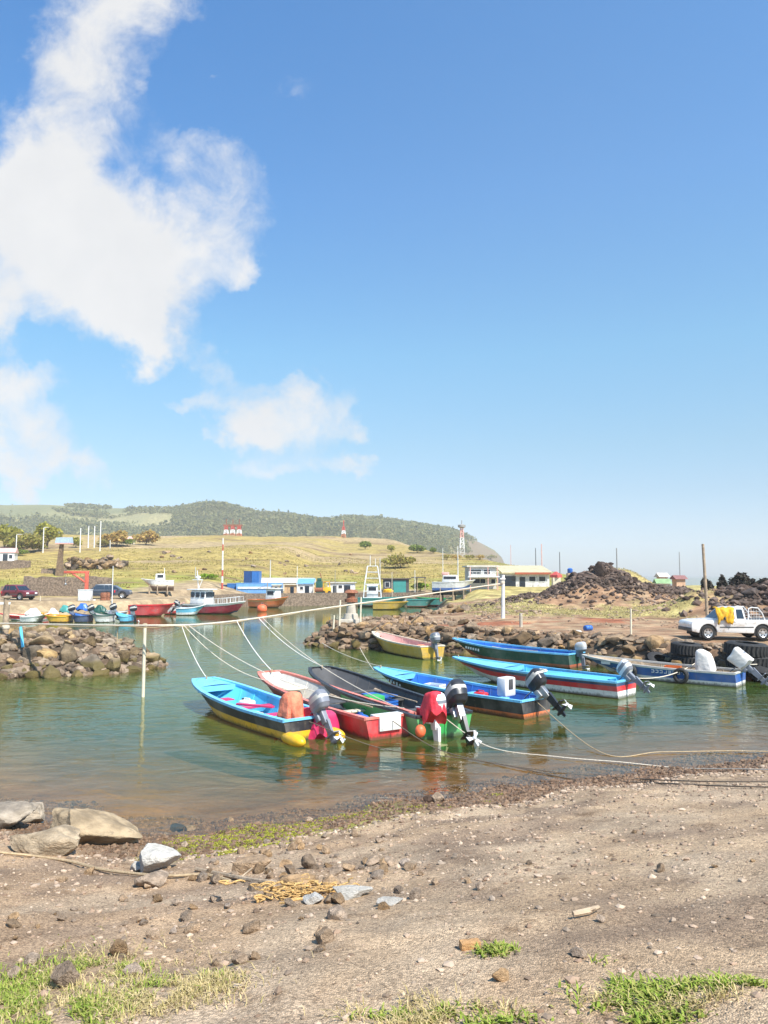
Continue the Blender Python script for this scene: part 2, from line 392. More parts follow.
for (px, py, rx, ry, rot, wt) in BLOBS:
    d = ray(px, py); cu, cv = d[0] / d[1], d[2] / d[1]
    rx, ry = rx / 740, ry / 740; cr, sr = math.cos(-R(rot)), math.sin(-R(rot))
    du = t.math('SUBTRACT', UU, cu); dv = t.math('SUBTRACT', VV, cv)
    a = t.math('ADD', t.math('MULTIPLY', du, cr / rx), t.math('MULTIPLY', dv, sr / rx))
    e = t.math('ADD', t.math('MULTIPLY', du, -sr / ry), t.math('MULTIPLY', dv, cr / ry))
    r2 = t.math('ADD', t.math('MULTIPLY', a, a), t.math('MULTIPLY', e, e))
    g = t.math('MULTIPLY', t.math('EXPONENT', t.math('MULTIPLY', r2, -.9)), wt)
    F = g if F is None else t.math('ADD', F, g)
det = t.noise(UV, 9, 10, .66, .35)
F2 = t.math('ADD', F, t.math('MULTIPLY', t.math('SUBTRACT', det, .5), 1.9))
F2 = t.math('MULTIPLY', F2, t.ramp(F, .15, .5))
alpha = t.math('MULTIPLY', t.ramp(F2, .22, 1.28), .985)
alpha = t.math('MULTIPLY', alpha, t.ramp(sx.outputs[1], .1, .3))
shade = t.ramp(t.noise(UV, 6, 6, .55), .3, .75)
EXPO = .8; CL = 1 / (SKY_K * 2 ** EXPO)
ccol = t.mixc(shade, (.84 * CL, .845 * CL, .855 * CL), (.93 * CL, .925 * CL, .92 * CL))
cr = t.new('ShaderNodeValToRGB'); t.link(sx.outputs[2], cr.inputs[0]); e = cr.color_ramp.elements
KK = .93
for i_, (p_, c_) in enumerate([(0.0, (.66, .70, .82)), (.06, (.66, .70, .82)), (.11, (.66, .73, .79)), (.17, (.70, .83, .83)), (.29, (.77, 1.05, 1.04)), (.47, (.78, 1.11, 1.26)), (.62, (.72, 1.11, 1.32))]):
    q_ = e[i_] if i_ < 2 else e.new(p_)
    q_.position = p_; q_.color = (*[x * KK for x in c_], 1)
skyc = t.mixc(1.0, sky.outputs[0], cr.outputs[0], 'MULTIPLY')
lf = t.math('MULTIPLY', t.ramp(U, .35, -.5), t.ramp(sx.outputs[2], .12, .5))
skyc = t.mixc(lf, skyc, t.mixc(1.0, skyc, (.74, .90, .99), 'MULTIPLY'))
skyc = t.mixc(alpha, skyc, ccol)
t.link(skyc, bg.inputs['Color'])
sl = bpy.data.lights.new('sun', 'SUN'); sl.energy = 4.6; sl.angle = R(.53); sl.color = (1, .955, .88)
so = bpy.data.objects.new('sun', sl); C.objects.link(so); so.location = SUN * 50
so.rotation_euler = SUN.to_track_quat('Z', 'Y').to_euler()
vs_ = scene.view_settings
vs_.view_transform = 'Standard'; vs_.look = 'None'; vs_.gamma = 1; vs_.use_curve_mapping = False; vs_.exposure = EXPO
scene.cycles.max_bounces = 6; scene.cycles.transparent_max_bounces = 8; scene.cycles.use_denoising = True

# ------------------------------------------------------------------ the air
HAZE = 0.00032
if HAZE:
    me = bpy.data.meshes.new('haze'); x0, x1, y0, y1, z0, z1 = -1700, 1700, -60, 2700, -3.4, 125
    me.from_pydata([(x, y, z) for z in (z0, z1) for x, y in ((x0, y0), (x1, y0), (x1, y1), (x0, y1))], [], [(3, 2, 1, 0), (4, 5, 6, 7), (0, 1, 5, 4), (1, 2, 6, 5), (2, 3, 7, 6), (3, 0, 4, 7)])
    hm, t = newmat('haze_air'); out = t.new('ShaderNodeOutputMaterial'); pv = t.new('ShaderNodeVolumePrincipled'); pv.inputs['Density'].default_value = HAZE; pv.inputs['Color'].default_value = (.96, .99, 1, 1); pv.inputs['Anisotropy'].default_value = -.1
    t.link(pv.outputs[0], out.inputs['Volume']); me.materials.append(hm); tag(link_obj('haze', me), kind='stuff')
# ------------------------------------------------------------------ mesh builder
class MB:
    def __init__(s): s.v = []; s.f = []; s.m = []
    def add(s, vs, fs, m=0):
        o = len(s.v); s.v += [tuple(map(float, v)) for v in vs]
        for f in fs: s.f.append(tuple(i + o for i in f)); s.m.append(m)
        return s
    def box(s, c, d, rz=0, m=0, rot=None, taper=1.0):
        M = rot if rot is not None else Matrix.Rotation(rz, 3, 'Z')
        vs = []
        for z in (-.5, .5):
            k = taper if z > 0 else 1
            for x, y in ((-.5, -.5), (.5, -.5), (.5, .5), (-.5, .5)):
                vs.append(Vector(c) + M @ Vector((x * d[0] * k, y * d[1] * k, z * d[2])))
        return s.add(vs, [(3, 2, 1, 0), (4, 5, 6, 7), (0, 1, 5, 4), (1, 2, 6, 5), (2, 3, 7, 6), (3, 0, 4, 7)], m)
    def tube(s, pts, r, n=8, m=0, closed=False):
        pts = [Vector(p) for p in pts]; k = len(pts)
        rr = r if isinstance(r, (list, tuple)) else [r] * k
        vs = []; up = None
        for i, p in enumerate(pts):
            if closed: d = pts[(i + 1) % k] - pts[i - 1]
            else: d = pts[min(i + 1, k - 1)] - pts[max(i - 1, 0)]
            d.normalize()
            if up is None: up = Vector((0, 0, 1)) if abs(d.z) < .9 else Vector((1, 0, 0))
            a = d.cross(up); a.normalize(); b = a.cross(d); b.normalize(); up = b
            for j in range(n):
                t = 2 * PI * j / n; vs.append(p + (a * math.cos(t) + b * math.sin(t)) * rr[i])
        fs = []
        for i in range(k if closed else k - 1):
            i2 = (i + 1) % k
            for j in range(n): fs.append((i * n + j, i * n + (j + 1) % n, i2 * n + (j + 1) % n, i2 * n + j))
        if not closed: fs += [tuple(range(n - 1, -1, -1)), tuple(range((k - 1) * n, k * n))]
        return s.add(vs, fs, m)
    def cyl(s, a, b, r, n=10, m=0, r2=None): return s.tube([a, b], [r, r if r2 is None else r2], n, m)
    def lathe(s, prof, c=(0, 0, 0), n=20, m=0, M=None, caps=True):
        vs = []; k = len(prof)
        for r, z in prof:
            for j in range(n):
                p = Vector((r * math.cos(2 * PI * j / n), r * math.sin(2 * PI * j / n), z))
                vs.append(Vector(c) + (M @ p if M is not None else p))
        fs = [(i * n + j, i * n + (j + 1) % n, (i + 1) * n + (j + 1) % n, (i + 1) * n + j) for i in range(k - 1) for j in range(n)]
        if caps: fs += [tuple(range(n - 1, -1, -1)), tuple(range((k - 1) * n, k * n))]
        return s.add(vs, fs, m)
    def ell(s, c, d, p=2.5, nu=16, nv=10, m=0, M=None, lump=0, seed=0):    # rounded block
        vs = []; rr = random.Random(seed); ph = [rr.uniform(0, 6.28) for _ in range(8)]
        pw = lambda a: math.copysign(abs(a) ** (2 / p), a)
        for i in range(nv + 1):
            th = -PI / 2 + PI * i / nv
            for j in range(nu):
                a = 2 * PI * j / nu
                q = Vector((pw(math.cos(th)) * pw(math.cos(a)), pw(math.cos(th)) * pw(math.sin(a)), pw(math.sin(th))))
                if lump: q *= 1 + lump * (math.sin(3 * a + ph[0] + 2 * th) * .5 + math.sin(5 * a + ph[1] - 4 * th) * .35 + math.sin(9 * a + ph[2] + 5 * th) * .25 + math.sin(6 * th + ph[3] + a) * .4)
                q = Vector((q.x * d[0] / 2, q.y * d[1] / 2, q.z * d[2] / 2))
                vs.append(Vector(c) + (M @ q if M is not None else q))
        fs = [(i * nu + j, i * nu + (j + 1) % nu, (i + 1) * nu + (j + 1) % nu, (i + 1) * nu + j) for i in range(nv) for j in range(nu)]
        return s.add(vs, fs, m)
    def prism(s, pts, y0, y1, m=0, ty=None):          # profile in x,z carried along y
        n = len(pts); ty = ty or (lambda z: 1.0)
        vs = [(x, y0 * ty(z), z) for x, z in pts] + [(x, y1 * ty(z), z) for x, z in pts]
        fs = [tuple(range(n)), tuple(range(2 * n - 1, n - 1, -1))] + [(i, n + i, n + (i + 1) % n, (i + 1) % n) for i in range(n)]
        return s.add(vs, fs, m)
    def loft(s, secs, m=0, closed=False, capa=False, capb=False, mf=None):
        n = len(secs[0]); vs = [p for q in secs for p in q]; o = len(s.v); s.v += [tuple(map(float, v)) for v in vs]
        for i in range(len(secs) - 1):
            for j in range(n if closed else n - 1):
                j2 = (j + 1) % n
                s.f.append((o + i * n + j, o + i * n + j2, o + (i + 1) * n + j2, o + (i + 1) * n + j)); s.m.append(mf(i, j) if mf else m)
        if capa: s.f.append(tuple(o + k for k in range(n - 1, -1, -1))); s.m.append(m)
        if capb: s.f.append(tuple(o + (len(secs) - 1) * n + k for k in range(n))); s.m.append(m)
        return s
    def build(s, name, mats, parent=None, smooth=True, bevel=0., ang=40):
        me = bpy.data.meshes.new(name); me.from_pydata(s.v, [], s.f)
        for mm in (mats if isinstance(mats, (list, tuple)) else [mats]): me.materials.append(mm)
        me.polygons.foreach_set('material_index', s.m)
        me.polygons.foreach_set('use_smooth', [smooth] * len(s.f))
        bm = bmesh.new(); bm.from_mesh(me); bmesh.ops.recalc_face_normals(bm, faces=bm.faces)
        if bevel:
            ed = [e for e in bm.edges if len(e.link_faces) == 2 and e.calc_face_angle() > .5]
            bmesh.ops.bevel(bm, geom=ed, offset=bevel, segments=2, affect='EDGES', profile=.5)
        if smooth:
            for e in bm.edges:
                if len(e.link_faces) == 2 and e.calc_face_angle() > R(ang): e.smooth = False
        bm.to_mesh(me); bm.free(); me.update()
        return link_obj(name, me, parent)
def quads_mesh(name, quads, m, parent=None, mids=None):
    q = np.asarray(quads, float); n = len(q); k = q.shape[1]
    me = bpy.data.meshes.new(name)
    me.vertices.add(n * k); me.vertices.foreach_set('co', q.reshape(-1))
    me.loops.add(n * k); me.loops.foreach_set('vertex_index', np.arange(n * k, dtype=np.int32))
    me.polygons.add(n); me.polygons.foreach_set('loop_start', np.arange(0, n * k, k, dtype=np.int32)); me.polygons.foreach_set('loop_total', np.full(n, k, np.int32))
    for mm in (m if isinstance(m, (list, tuple)) else [m]): me.materials.append(mm)
    if mids is not None: me.polygons.foreach_set('material_index', np.asarray(mids, np.int32))
    me.update(calc_edges=True)
    return link_obj(name, me, parent)
def rand_quads(P, size, flat=0., rg=rng):           # a leaf-sized quad of random tilt at each point
    n = len(P); a = rg.normal(size=(n, 3)); a[:, 2] *= 1 - flat; a /= np.linalg.norm(a, axis=1)[:, None]
    b = rg.normal(size=(n, 3)); b -= a * (a * b).sum(1)[:, None]; b /= np.linalg.norm(b, axis=1)[:, None]
    s = (np.asarray(size) * rg.uniform(.6, 1.3, n))[:, None] * .5
    a = a * s * 1.35; b = b * s * .8
    return np.stack([P - a, P - b, P + a, P + b], 1)

# ------------------------------------------------------------------ materials
white_p = paint('white_paint', (.78, .77, .74)); cyan_p = paint('cyan_paint', (.10, .50, .72)); sky_p = paint('light_blue_paint', (.17, .52, .78)); royal_p = paint('royal_blue_paint', (.025, .13, .45))
navy_p = paint('navy_paint', (.02, .05, .14)); black_p = paint('black_paint', (.022, .022, .026), .45, .25); red_p = paint('red_paint', (.62, .022, .03)); yellow_p = paint('yellow_paint', (.78, .44, .015))
green_p = paint('green_paint', (.035, .36, .08)); dgreen_p = paint('dark_green_paint', (.015, .085, .06)); orange_p = paint('orange_paint', (.66, .15, .03)); grey_p = paint('grey_paint', (.30, .29, .27), .6); pale_grey = paint('pale_grey_paint', (.52, .50, .45), .6)
pink_p = paint('faded_pink_paint', (.72, .40, .34), .6); magenta_p = paint('crimson_pink_paint', (.62, .03, .12)); cream_p = paint('cream_paint', (.70, .62, .46), .6); dgrey_p = paint('charcoal_paint', (.075, .072, .07), .6); maroon_p = paint('maroon_paint', (.16, .025, .035), .3, .1)
teal_p = paint('teal_paint', (.05, .28, .25)); mustard_p = paint('mustard_paint', (.55, .34, .03)); brownred_p = paint('rust_red_paint', (.40, .10, .045)); car_dark = paint('dark_blue_car_paint', (.035, .05, .075), .3, .05); car_white = mat('white_car_paint', (.74, .73, .70), .32, .05, 1.5, 0, dirt=.4, dirtcol=(.45, .35, .26), coat=.4)
rope_m = mat('pale_rope', (.66, .58, .46), .85, .2, 30, .4); rope_t = mat('tan_rope', (.45, .33, .19), .85, .2, 30, .4); rope_w = mat('white_line', (.74, .70, .64), .8, .1, 30, .3); rope_d = mat('dark_wet_rope', (.13, .10, .07), .8, .2, 30, .3)
wood_m = mat('weathered_wood', (.36, .27, .18), .8, .3, 6, .4); rust_m = mat('rust', (.26, .10, .05), .85, .35, 9, .4); concrete_m = mat('rough_concrete', (.46, .41, .33), .85, .2, 2.5, .35, 9, dirt=.3); steel_m = mat('dull_steel', (.42, .42, .42), .4, .1, 6, 0, metal=.8)
rubber_m = mat('black_rubber', (.022, .021, .02), .75, .3, 8, .2, dirt=.2, dirtcol=(.12, .10, .08)); glass_m = mat('dark_glass', (.02, .03, .045), .08, .1, 2, 0, spec=.8); chrome_m = mat('alloy', (.55, .54, .52), .35, .1, 5, 0, metal=.6)
tarp_y = mat('yellow_tarp_cloth', (.66, .36, .012), .65, .25, 5, .5, 7); tarp_w = mat('white_cover_cloth', (.74, .70, .64), .75, .12, 4, .5, 8, dirt=.15); cloth_o = mat('faded_orange_cloth', (.80, .22, .12), .8, .32, 5, .7, 8); cloth_r = mat('red_cloth', (.70, .03, .05), .7, .2, 5, .5, 8)
engine_b = mat('black_engine_plastic', (.03, .032, .037), .3, .1, 4); engine_g = mat('grey_engine_plastic', (.20, .21, .24), .35, .1, 4); engine_w = mat('white_engine_plastic', (.75, .74, .72), .35, .06, 4, dirt=.1); prop_m = mat('worn_white_metal', (.62, .62, .60), .4, .1, 6)
buoy_m = mat('orange_float', (.75, .14, .05), .5, .12, 3)
lamp_w = mat('white_lens', (.8, .8, .78), .15, .02, 3); lamp_r = mat('red_lens', (.6, .02, .03), .2, .05, 3)
ROCK = {}
def rockmat(name, col, wetline=None, var=.35, objvar=.35): return mat(name, col, .88, var, 2.2, .8, 7, objvar=objvar, wetline=wetline, spec=.25, dirt=.2, dirtcol=tuple(c * .45 for c in col), dscale=3)
rock_break = rockmat('breakwater_stone', (.25, .19, .125), wetline=.42, objvar=.55); rock_pier = rockmat('pier_stone', (.235, .168, .108), wetline=.40, objvar=.6); rock_lava = rockmat('lava_stone', (.07, .05, .04), objvar=.5); rock_shore = rockmat('shore_stone', (.36, .265, .185), objvar=.4); rock_bould = rockmat('pale_boulder_stone', (.34, .27, .19), objvar=.1)
rock_white = rockmat('whitish_stone', (.52, .49, .44), var=.15, objvar=.08); stonewall_m = mat('stacked_stone', (.20, .145, .10), .9, .5, 5, .8, 9)

# ------------------------------------------------------------------ rocks
def rock_mesh(name, m, seed, sub=3, cuts=11, rough=.09, squash=(1, 1, .8), depth=.74):
    rg = np.random.default_rng(seed); bm = bmesh.new(); bmesh.ops.create_icosphere(bm, subdivisions=sub, radius=1)
    v = np.array([p.co[:] for p in bm.verts])
    for k in range(cuts):
        n = rg.normal(size=3); n /= np.linalg.norm(n); d = rg.uniform(depth - .22, depth + .10)
        e = np.maximum(v @ n - d, 0); v -= np.outer(e * .93, n)
    nn = (fbm(v[:, 0] * 2 + 9 + v[:, 2] * 1.3, v[:, 1] * 2 + 5 - v[:, 2], seed) - .5) * 2
    n2 = (fbm(v[:, 0] * 6 + v[:, 2] * 5, v[:, 1] * 6 - v[:, 2] * 4, seed + 3) - .5) * 2
    v *= (1 + nn * rough * 1.6 + n2 * rough * .7)[:, None]; v *= np.array(squash)
    for p, q in zip(bm.verts, v): p.co = q
    me = bpy.data.meshes.new(name); bm.to_mesh(me); bm.free(); me.materials.append(m)
    me.polygons.foreach_set('use_smooth', [True] * len(me.polygons)); me.set_sharp_from_angle(angle=R(38))
    return me
def rock(me, name, x, y, z, s, label, group, sq=None, rot=None):
    o = link_obj(name, me); o.location = (x, y, z)
    o.scale = sq if sq else (s * random.uniform(.8, 1.25), s * random.uniform(.8, 1.2), s * random.uniform(.65, 1.0))
    o.rotation_euler = rot if rot else (random.uniform(-.4, .4), random.uniform(-.4, .4), random.uniform(0, 6.28))
    return tag(o, label, 'rock', group)
def rubble(name, pts, sizes, m, seed=1, kind='stuff', sub=1):  # a heap of stones nobody could count
    rg = np.random.default_rng(seed); bases = []
    for k in range(6):
        bm = bmesh.new(); bmesh.ops.create_icosphere(bm, subdivisions=sub, radius=1)
        v = np.array([p.co[:] for p in bm.verts]); f = np.array([[q.index for q in p.verts] for p in bm.faces]); bm.free()
        for c in range(6):
            n = rg.normal(size=3); n /= np.linalg.norm(n); e = np.maximum(v @ n - rg.uniform(.5, .85), 0); v = v - np.outer(e, n)
        v = v * rg.uniform(.8, 1.15, (len(v), 1)); bases.append((v, f))
    V = []; F = []; o = 0
    for p, s in zip(pts, sizes):
        v, f = bases[rg.integers(6)]; a = rg.uniform(0, 6.28); ca, sa = math.cos(a), math.sin(a); sc = s * rg.uniform(.7, 1.3, 3) * (1, 1, .75)
        q = v * sc; q = np.stack([q[:, 0] * ca - q[:, 1] * sa, q[:, 0] * sa + q[:, 1] * ca, q[:, 2]], 1) + p
        V.append(q); F.append(f + o); o += len(q)
    me = bpy.data.meshes.new(name); me.from_pydata(np.concatenate(V).tolist(), [], np.concatenate(F).tolist()); me.materials.append(m); me.update()
    return tag(link_obj(name, me), kind=kind)
def stonemat(name, col, lo=.55, hi=1.5, rough=.9):   # per-stone colour by loose island
    if name in _mats: return _mats[name]
    m, t = newmat(name); out = t.new('ShaderNodeOutputMaterial'); b = t.new('ShaderNodeBsdfPrincipled'); t.link(b.outputs[0], out.inputs[0])
    g = t.new('ShaderNodeNewGeometry'); r = g.outputs['Random Per Island']
    c = t.mixc(r, tuple(x * lo for x in col), tuple(min(1, x * hi) for x in col))
    c = t.mixc(t.math('MULTIPLY', t.math('FRACT', t.math('MULTIPLY', r, 13.7)), .35), c, (col[0] * 1.1, col[1] * .75, col[2] * .55))
    n = t.noise(g.outputs['Position'], 9, 4, .6)
    c = t.mixc(1.0, c, t.mixc(n, (.6, .6, .6), (1.35, 1.35, 1.35)), 'MULTIPLY')
    t.link(c, b.inputs['Base Color']); b.inputs['Roughness'].default_value = rough; b.inputs['Specular IOR Level'].default_value = .25
    _mats[name] = m; return m
def leafmat(name, col, lo=.6, hi=1.5, hue=None, transl=.25):
    if name in _mats: return _mats[name]
    m, t = newmat(name); out = t.new('ShaderNodeOutputMaterial'); g = t.new('ShaderNodeNewGeometry'); r = g.outputs['Random Per Island']
    c = t.mixc(r, tuple(x * lo for x in col), tuple(min(1, x * hi) for x in col))
    if hue: c = t.mixc(t.math('MULTIPLY', t.ramp(t.math('FRACT', t.math('MULTIPLY', r, 7.31)), .4, .9), .75), c, hue)
    d = t.new('ShaderNodeBsdfDiffuse'); t.link(c, d.inputs['Color']); tr = t.new('ShaderNodeBsdfTranslucent'); t.link(c, tr.inputs['Color'])
    mx = t.new('ShaderNodeMixShader'); mx.inputs[0].default_value = transl; t.link(d.outputs[0], mx.inputs[1]); t.link(tr.outputs[0], mx.inputs[2]); t.link(mx.outputs[0], out.inputs[0])
    _mats[name] = m; return m

# ------------------------------------------------------------------ vegetation
bark_m = mat('bark', (.14, .10, .07), .9, .3, 8, .5)
def crown_pts(rx, ry, rz_, n, lumps, seed):
    rg = np.random.default_rng(seed); out = []
    cs = rg.normal(size=(lumps, 3)); cs /= np.linalg.norm(cs, axis=1)[:, None]; cs *= rg.uniform(.25, .72, lumps)[:, None]; cs[:, 2] = np.abs(cs[:, 2]) * 1.0 - .15
    rs = rg.uniform(.28, .5, lumps); k = rg.integers(0, lumps, n)
    d = rg.normal(size=(n, 3)); d /= np.linalg.norm(d, axis=1)[:, None]
    p = cs[k] + d * (rs[k] * rg.uniform(.55, 1.08, n))[:, None]
    return p * np.array([rx, ry, rz_]) * 1.16, cs * np.array([rx, ry, rz_])
def plant(name, label, cat, base, w, h, lm, leaf=.35, n=900, lumps=16, seed=1, trunk=.25, group=None, depth=None):
    root = thing(name, label, cat, base, 0, group)
    d = depth or w; ch = h * (1 - trunk) / 2
    p, cs = crown_pts(w / 2, d / 2, ch, n, lumps, seed); p[:, 2] += h * trunk + ch; cs[:, 2] += h * trunk + ch; p[:, 2] = np.maximum(p[:, 2], .02)
    quads_mesh('crown', rand_quads(p, leaf, .2, np.random.default_rng(seed + 5)), lm, root)
    mb = MB(); tr = max(.04, h * .022)
    mb.tube([(0, 0, -.3), (.02 * h, 0, h * trunk * .7), (0, .02 * h, h * (trunk + .25))], [tr * 1.4, tr, tr * .6], 7)
    for c in cs[:6]: mb.tube([(0, 0, h * trunk * .6), Vector(c) * .5 + Vector((0, 0, h * trunk * .4)), c], [tr * .6, tr * .4, tr * .15], 5)
    mb.build('trunk', bark_m, root); return root

# ------------------------------------------------------------------ boats
def lerp(a, b, t): return a + (b - a) * t
def sm(x): x = min(1, max(0, x)); return x * x * (3 - 2 * x)
_hm = {}
def hullmat(m):
    if m.name in _hm: return _hm[m.name]
    c = m.copy(); c.name = m.name + '_hull'; t = NT(c.node_tree); b = [n for n in t.n if n.type == 'BSDF_PRINCIPLED'][0]; src = b.inputs['Base Color'].links[0].from_socket
    tc = t.new('ShaderNodeTexCoord'); v = tc.outputs['Object']; sx = t.new('ShaderNodeSeparateXYZ'); t.link(v, sx.inputs[0])
    st = t.noise(t.scalev(v, (7, 7, .9)), 1.0, 6, .7); n = t.noise(v, 3.5, 5, .65)
    line = t.math('SUBTRACT', 1.0, t.ramp(t.math('ADD', sx.outputs[2], t.math('MULTIPLY', t.math('SUBTRACT', st, .5), .28)), .03, .13))
    k = src; k = t.mixc(t.math('MULTIPLY', t.ramp(st, .52, .72), .38), k, (.16, .12, .08))
    k = t.mixc(t.math('MULTIPLY', t.ramp(t.noise(v, .9, 4, .6), .42, .72), .22), k, (.50, .47, .42))
    sc = t.ramp(t.noise(t.scalev(v, (1.2, 1.2, 9)), 2.4, 6, .75), .63, .70); k = t.mixc(t.math('MULTIPLY', sc, .55), k, (.55, .52, .46))
    k = t.mixc(t.math('MULTIPLY', line, .8), k, (.055, .06, .03)); t.link(k, b.inputs['Base Color'])
    _hm[m.name] = c; return c
class Hull:
    def __init__(s, L, B, H, draft=.16, rise=.55, bow=.06, rake=.9, full=2.3, stern=.84):
        s.__dict__.update(L=L, B=B, H=H, draft=draft, rise=rise, bow=bow, rake=rake, full=full, stern=stern)
    def hb(s, t):
        if t < .42: k = s.stern + (1 - s.stern) * math.sin(t / .42 * PI / 2)
        else: q = (t - .42) / .58; k = s.bow + (1 - s.bow) * max(0, 1 - q ** s.full) ** .85
        return s.B / 2 * k
    def zs(s, t): return s.H * (1 + s.rise * max(0, (t - .15) / .85) ** 2.2 + .04 * (1 - t))
    def zk(s, t): return -s.draft + (s.draft + s.H * .25) * sm((t - .7) / .3) ** 1.5
    def pt(s, t, q, side):
        wa = min(q / .25, 1) ** .7 * (.78 + .22 * q); wb = q ** .75
        k = sm((t - .5) / .5); w = s.hb(t) * lerp(wa, wb, k)
        z = s.zk(t) + (s.zs(t) - s.zk(t)) * q
        x = s.L * t - s.rake * (1 - q) * sm((t - .55) / .45)
        return Vector((x, side * w, z))
def boat(name, label, S, B_, beam, H, bands, inner, rail, group=None, n=26, deck=None, deckt=.8, thwarts=(.25, .45, .65), thw=None, floorcol=None, extra=.25, rise=.55, bow=.06, rake=.9, full=2.3, draft=.16, thin=.045, heel=0., cat='boat', inset=.05):
    S = Vector(S); B_ = Vector(B_); d = B_ - S; L = d.length + extra
    hz_ = math.atan2(d.y, d.x)
    root = thing(name, label, cat, (S.x, S.y, 0), hz_, group); root.rotation_euler = (heel, 0, hz_)
    h = Hull(L, beam, H, draft, rise, bow, rake, full)
    qs = sorted(set([0, .1, .25, .4, .55, .7, .85, 1.0] + [b[0] for b in bands])); mats = [hullmat(b[1]) for b in bands]
    def bm_of(q):
        k = 0
        for i, b in enumerate(bands):
            if q >= b[0] - 1e-6: k = i
        return k
    ts = [i / n for i in range(n + 1)]
    mb = MB(); nq = len(qs)
    order = [(q, 1) for q in qs[::-1]] + [(q, -1) for q in qs[1:]]
    secs = [[h.pt(t, q, sd) for q, sd in order] for t in ts]
    mf = lambda i, j: bm_of(qs[nq - 2 - j]) if j < nq - 1 else bm_of(qs[j - nq + 1])
    mb.loft(secs, mf=mf)
    # transom, in the same bands
    o = [h.pt(0, q, 1) for q in qs]; p = [h.pt(0, q, -1) for q in qs]
    for k in range(nq - 1): mb.add([o[k], o[k + 1], p[k + 1], p[k]], [(0, 1, 2, 3)], bm_of(qs[k]))
    o = [h.pt(1, q, 1) for q in qs]; p = [h.pt(1, q, -1) for q in qs]
    for k in range(nq - 1): mb.add([o[k], o[k + 1], p[k + 1], p[k]], [(3, 2, 1, 0)], bm_of(qs[k]))
    mb.build('hull', mats, root, ang=55)
    # inside
    def ip(t, q, sd):
        v = h.pt(t, q, sd); v.y = sd * max(.01, abs(v.y) - thin); return v
    def fq(t): return min(.75, max(.24, (.06 - h.zk(t)) / (h.zs(t) - h.zk(t))))
    tt = [lerp(.018, .985, i / n) for i in range(n + 1)]
    secs = []
    for t in tt:
        f = fq(t); r = []
        for k in range(5): r.append(ip(t, lerp(.985, f, k / 4), 1))
        for k in range(5): r.append(ip(t, lerp(f, .985, k / 4), -1))
        secs.append(r)
    mi = MB(); mi.loft(secs, mf=lambda i, j: 1 if j == 4 else 0, capa=True, capb=True)
    mi.build('interior', [inner, floorcol or inner], root, ang=50)
    # rail all round
    mr = MB(); path = [(t, 1) for t in ts] + [(t, -1) for t in ts[::-1]]
    secs = []
    for t, sd in path:
        v = h.pt(t, 1, sd); iy = max(.0, abs(v.y) - inset - .02)
        xo = .03 if t == 1 else 0
        secs.append([Vector((v.x + xo, sd * (abs(v.y) + .025), v.z - .05)), Vector((v.x + xo, sd * (abs(v.y) + .025), v.z + .018)), Vector((v.x - (.07 if t == 1 else 0), sd * iy, v.z + .02)), Vector((v.x - (.07 if t == 1 else 0), sd * iy, v.z - .05))])
    mr.loft(secs, closed=True, capa=True, capb=True); zt = h.zs(0)
    mr.box((.02, 0, zt - .01), (.09, 2 * h.hb(0), .055)); mr.build('gunwale', rail, root, ang=35)
    if deck:
        md = MB(); k = 8; secs = []
        for i in range(k + 1):
            t = lerp(deckt, .985, i / k); r = []
            for j in range(7):
                y = -1 + j / 3; e = h.pt(t, 1, 1); r.append(Vector((e.x, y * max(.01, abs(e.y) - .03), e.z - .03 + .05 * (1 - y * y))))
            secs.append(r)
        md.loft(secs); e = h.pt(deckt, 1, 1)
        md.box((e.x - .02, 0, e.z - .09), (.04, 2 * (abs(e.y) - .06), .16)); md.build('foredeck', deck, root, ang=40)
    for t in thwarts:
        y = abs(ip(t, .62, 1).y); z = lerp(h.zk(t), h.zs(t), .64); x = h.L * t
        MB().box((x, 0, z), (.24, 2 * y, .045)).build('thwart', thw or inner, root, bevel=.008)
    ribs = max(4, int(L / .8)) if n > 18 else 0
    for i in range(1, ribs):
        t = i / ribs * .9; f = fq(t) + .02
        MB().tube([ip(t, .96, 1), ip(t, .6, 1), ip(t, f, 1), ip(t, f, -1), ip(t, .6, -1), ip(t, .96, -1)], .018, 4).build('rib', inner, root)
    e = h.pt(1, 1, 1); MB().cyl((e.x - .22, 0, e.z - .02), (e.x - .22, 0, e.z + .09), .025).build('bow_post', rope_t, root)
    root['hull'] = 1; del root['hull']
    return root, h
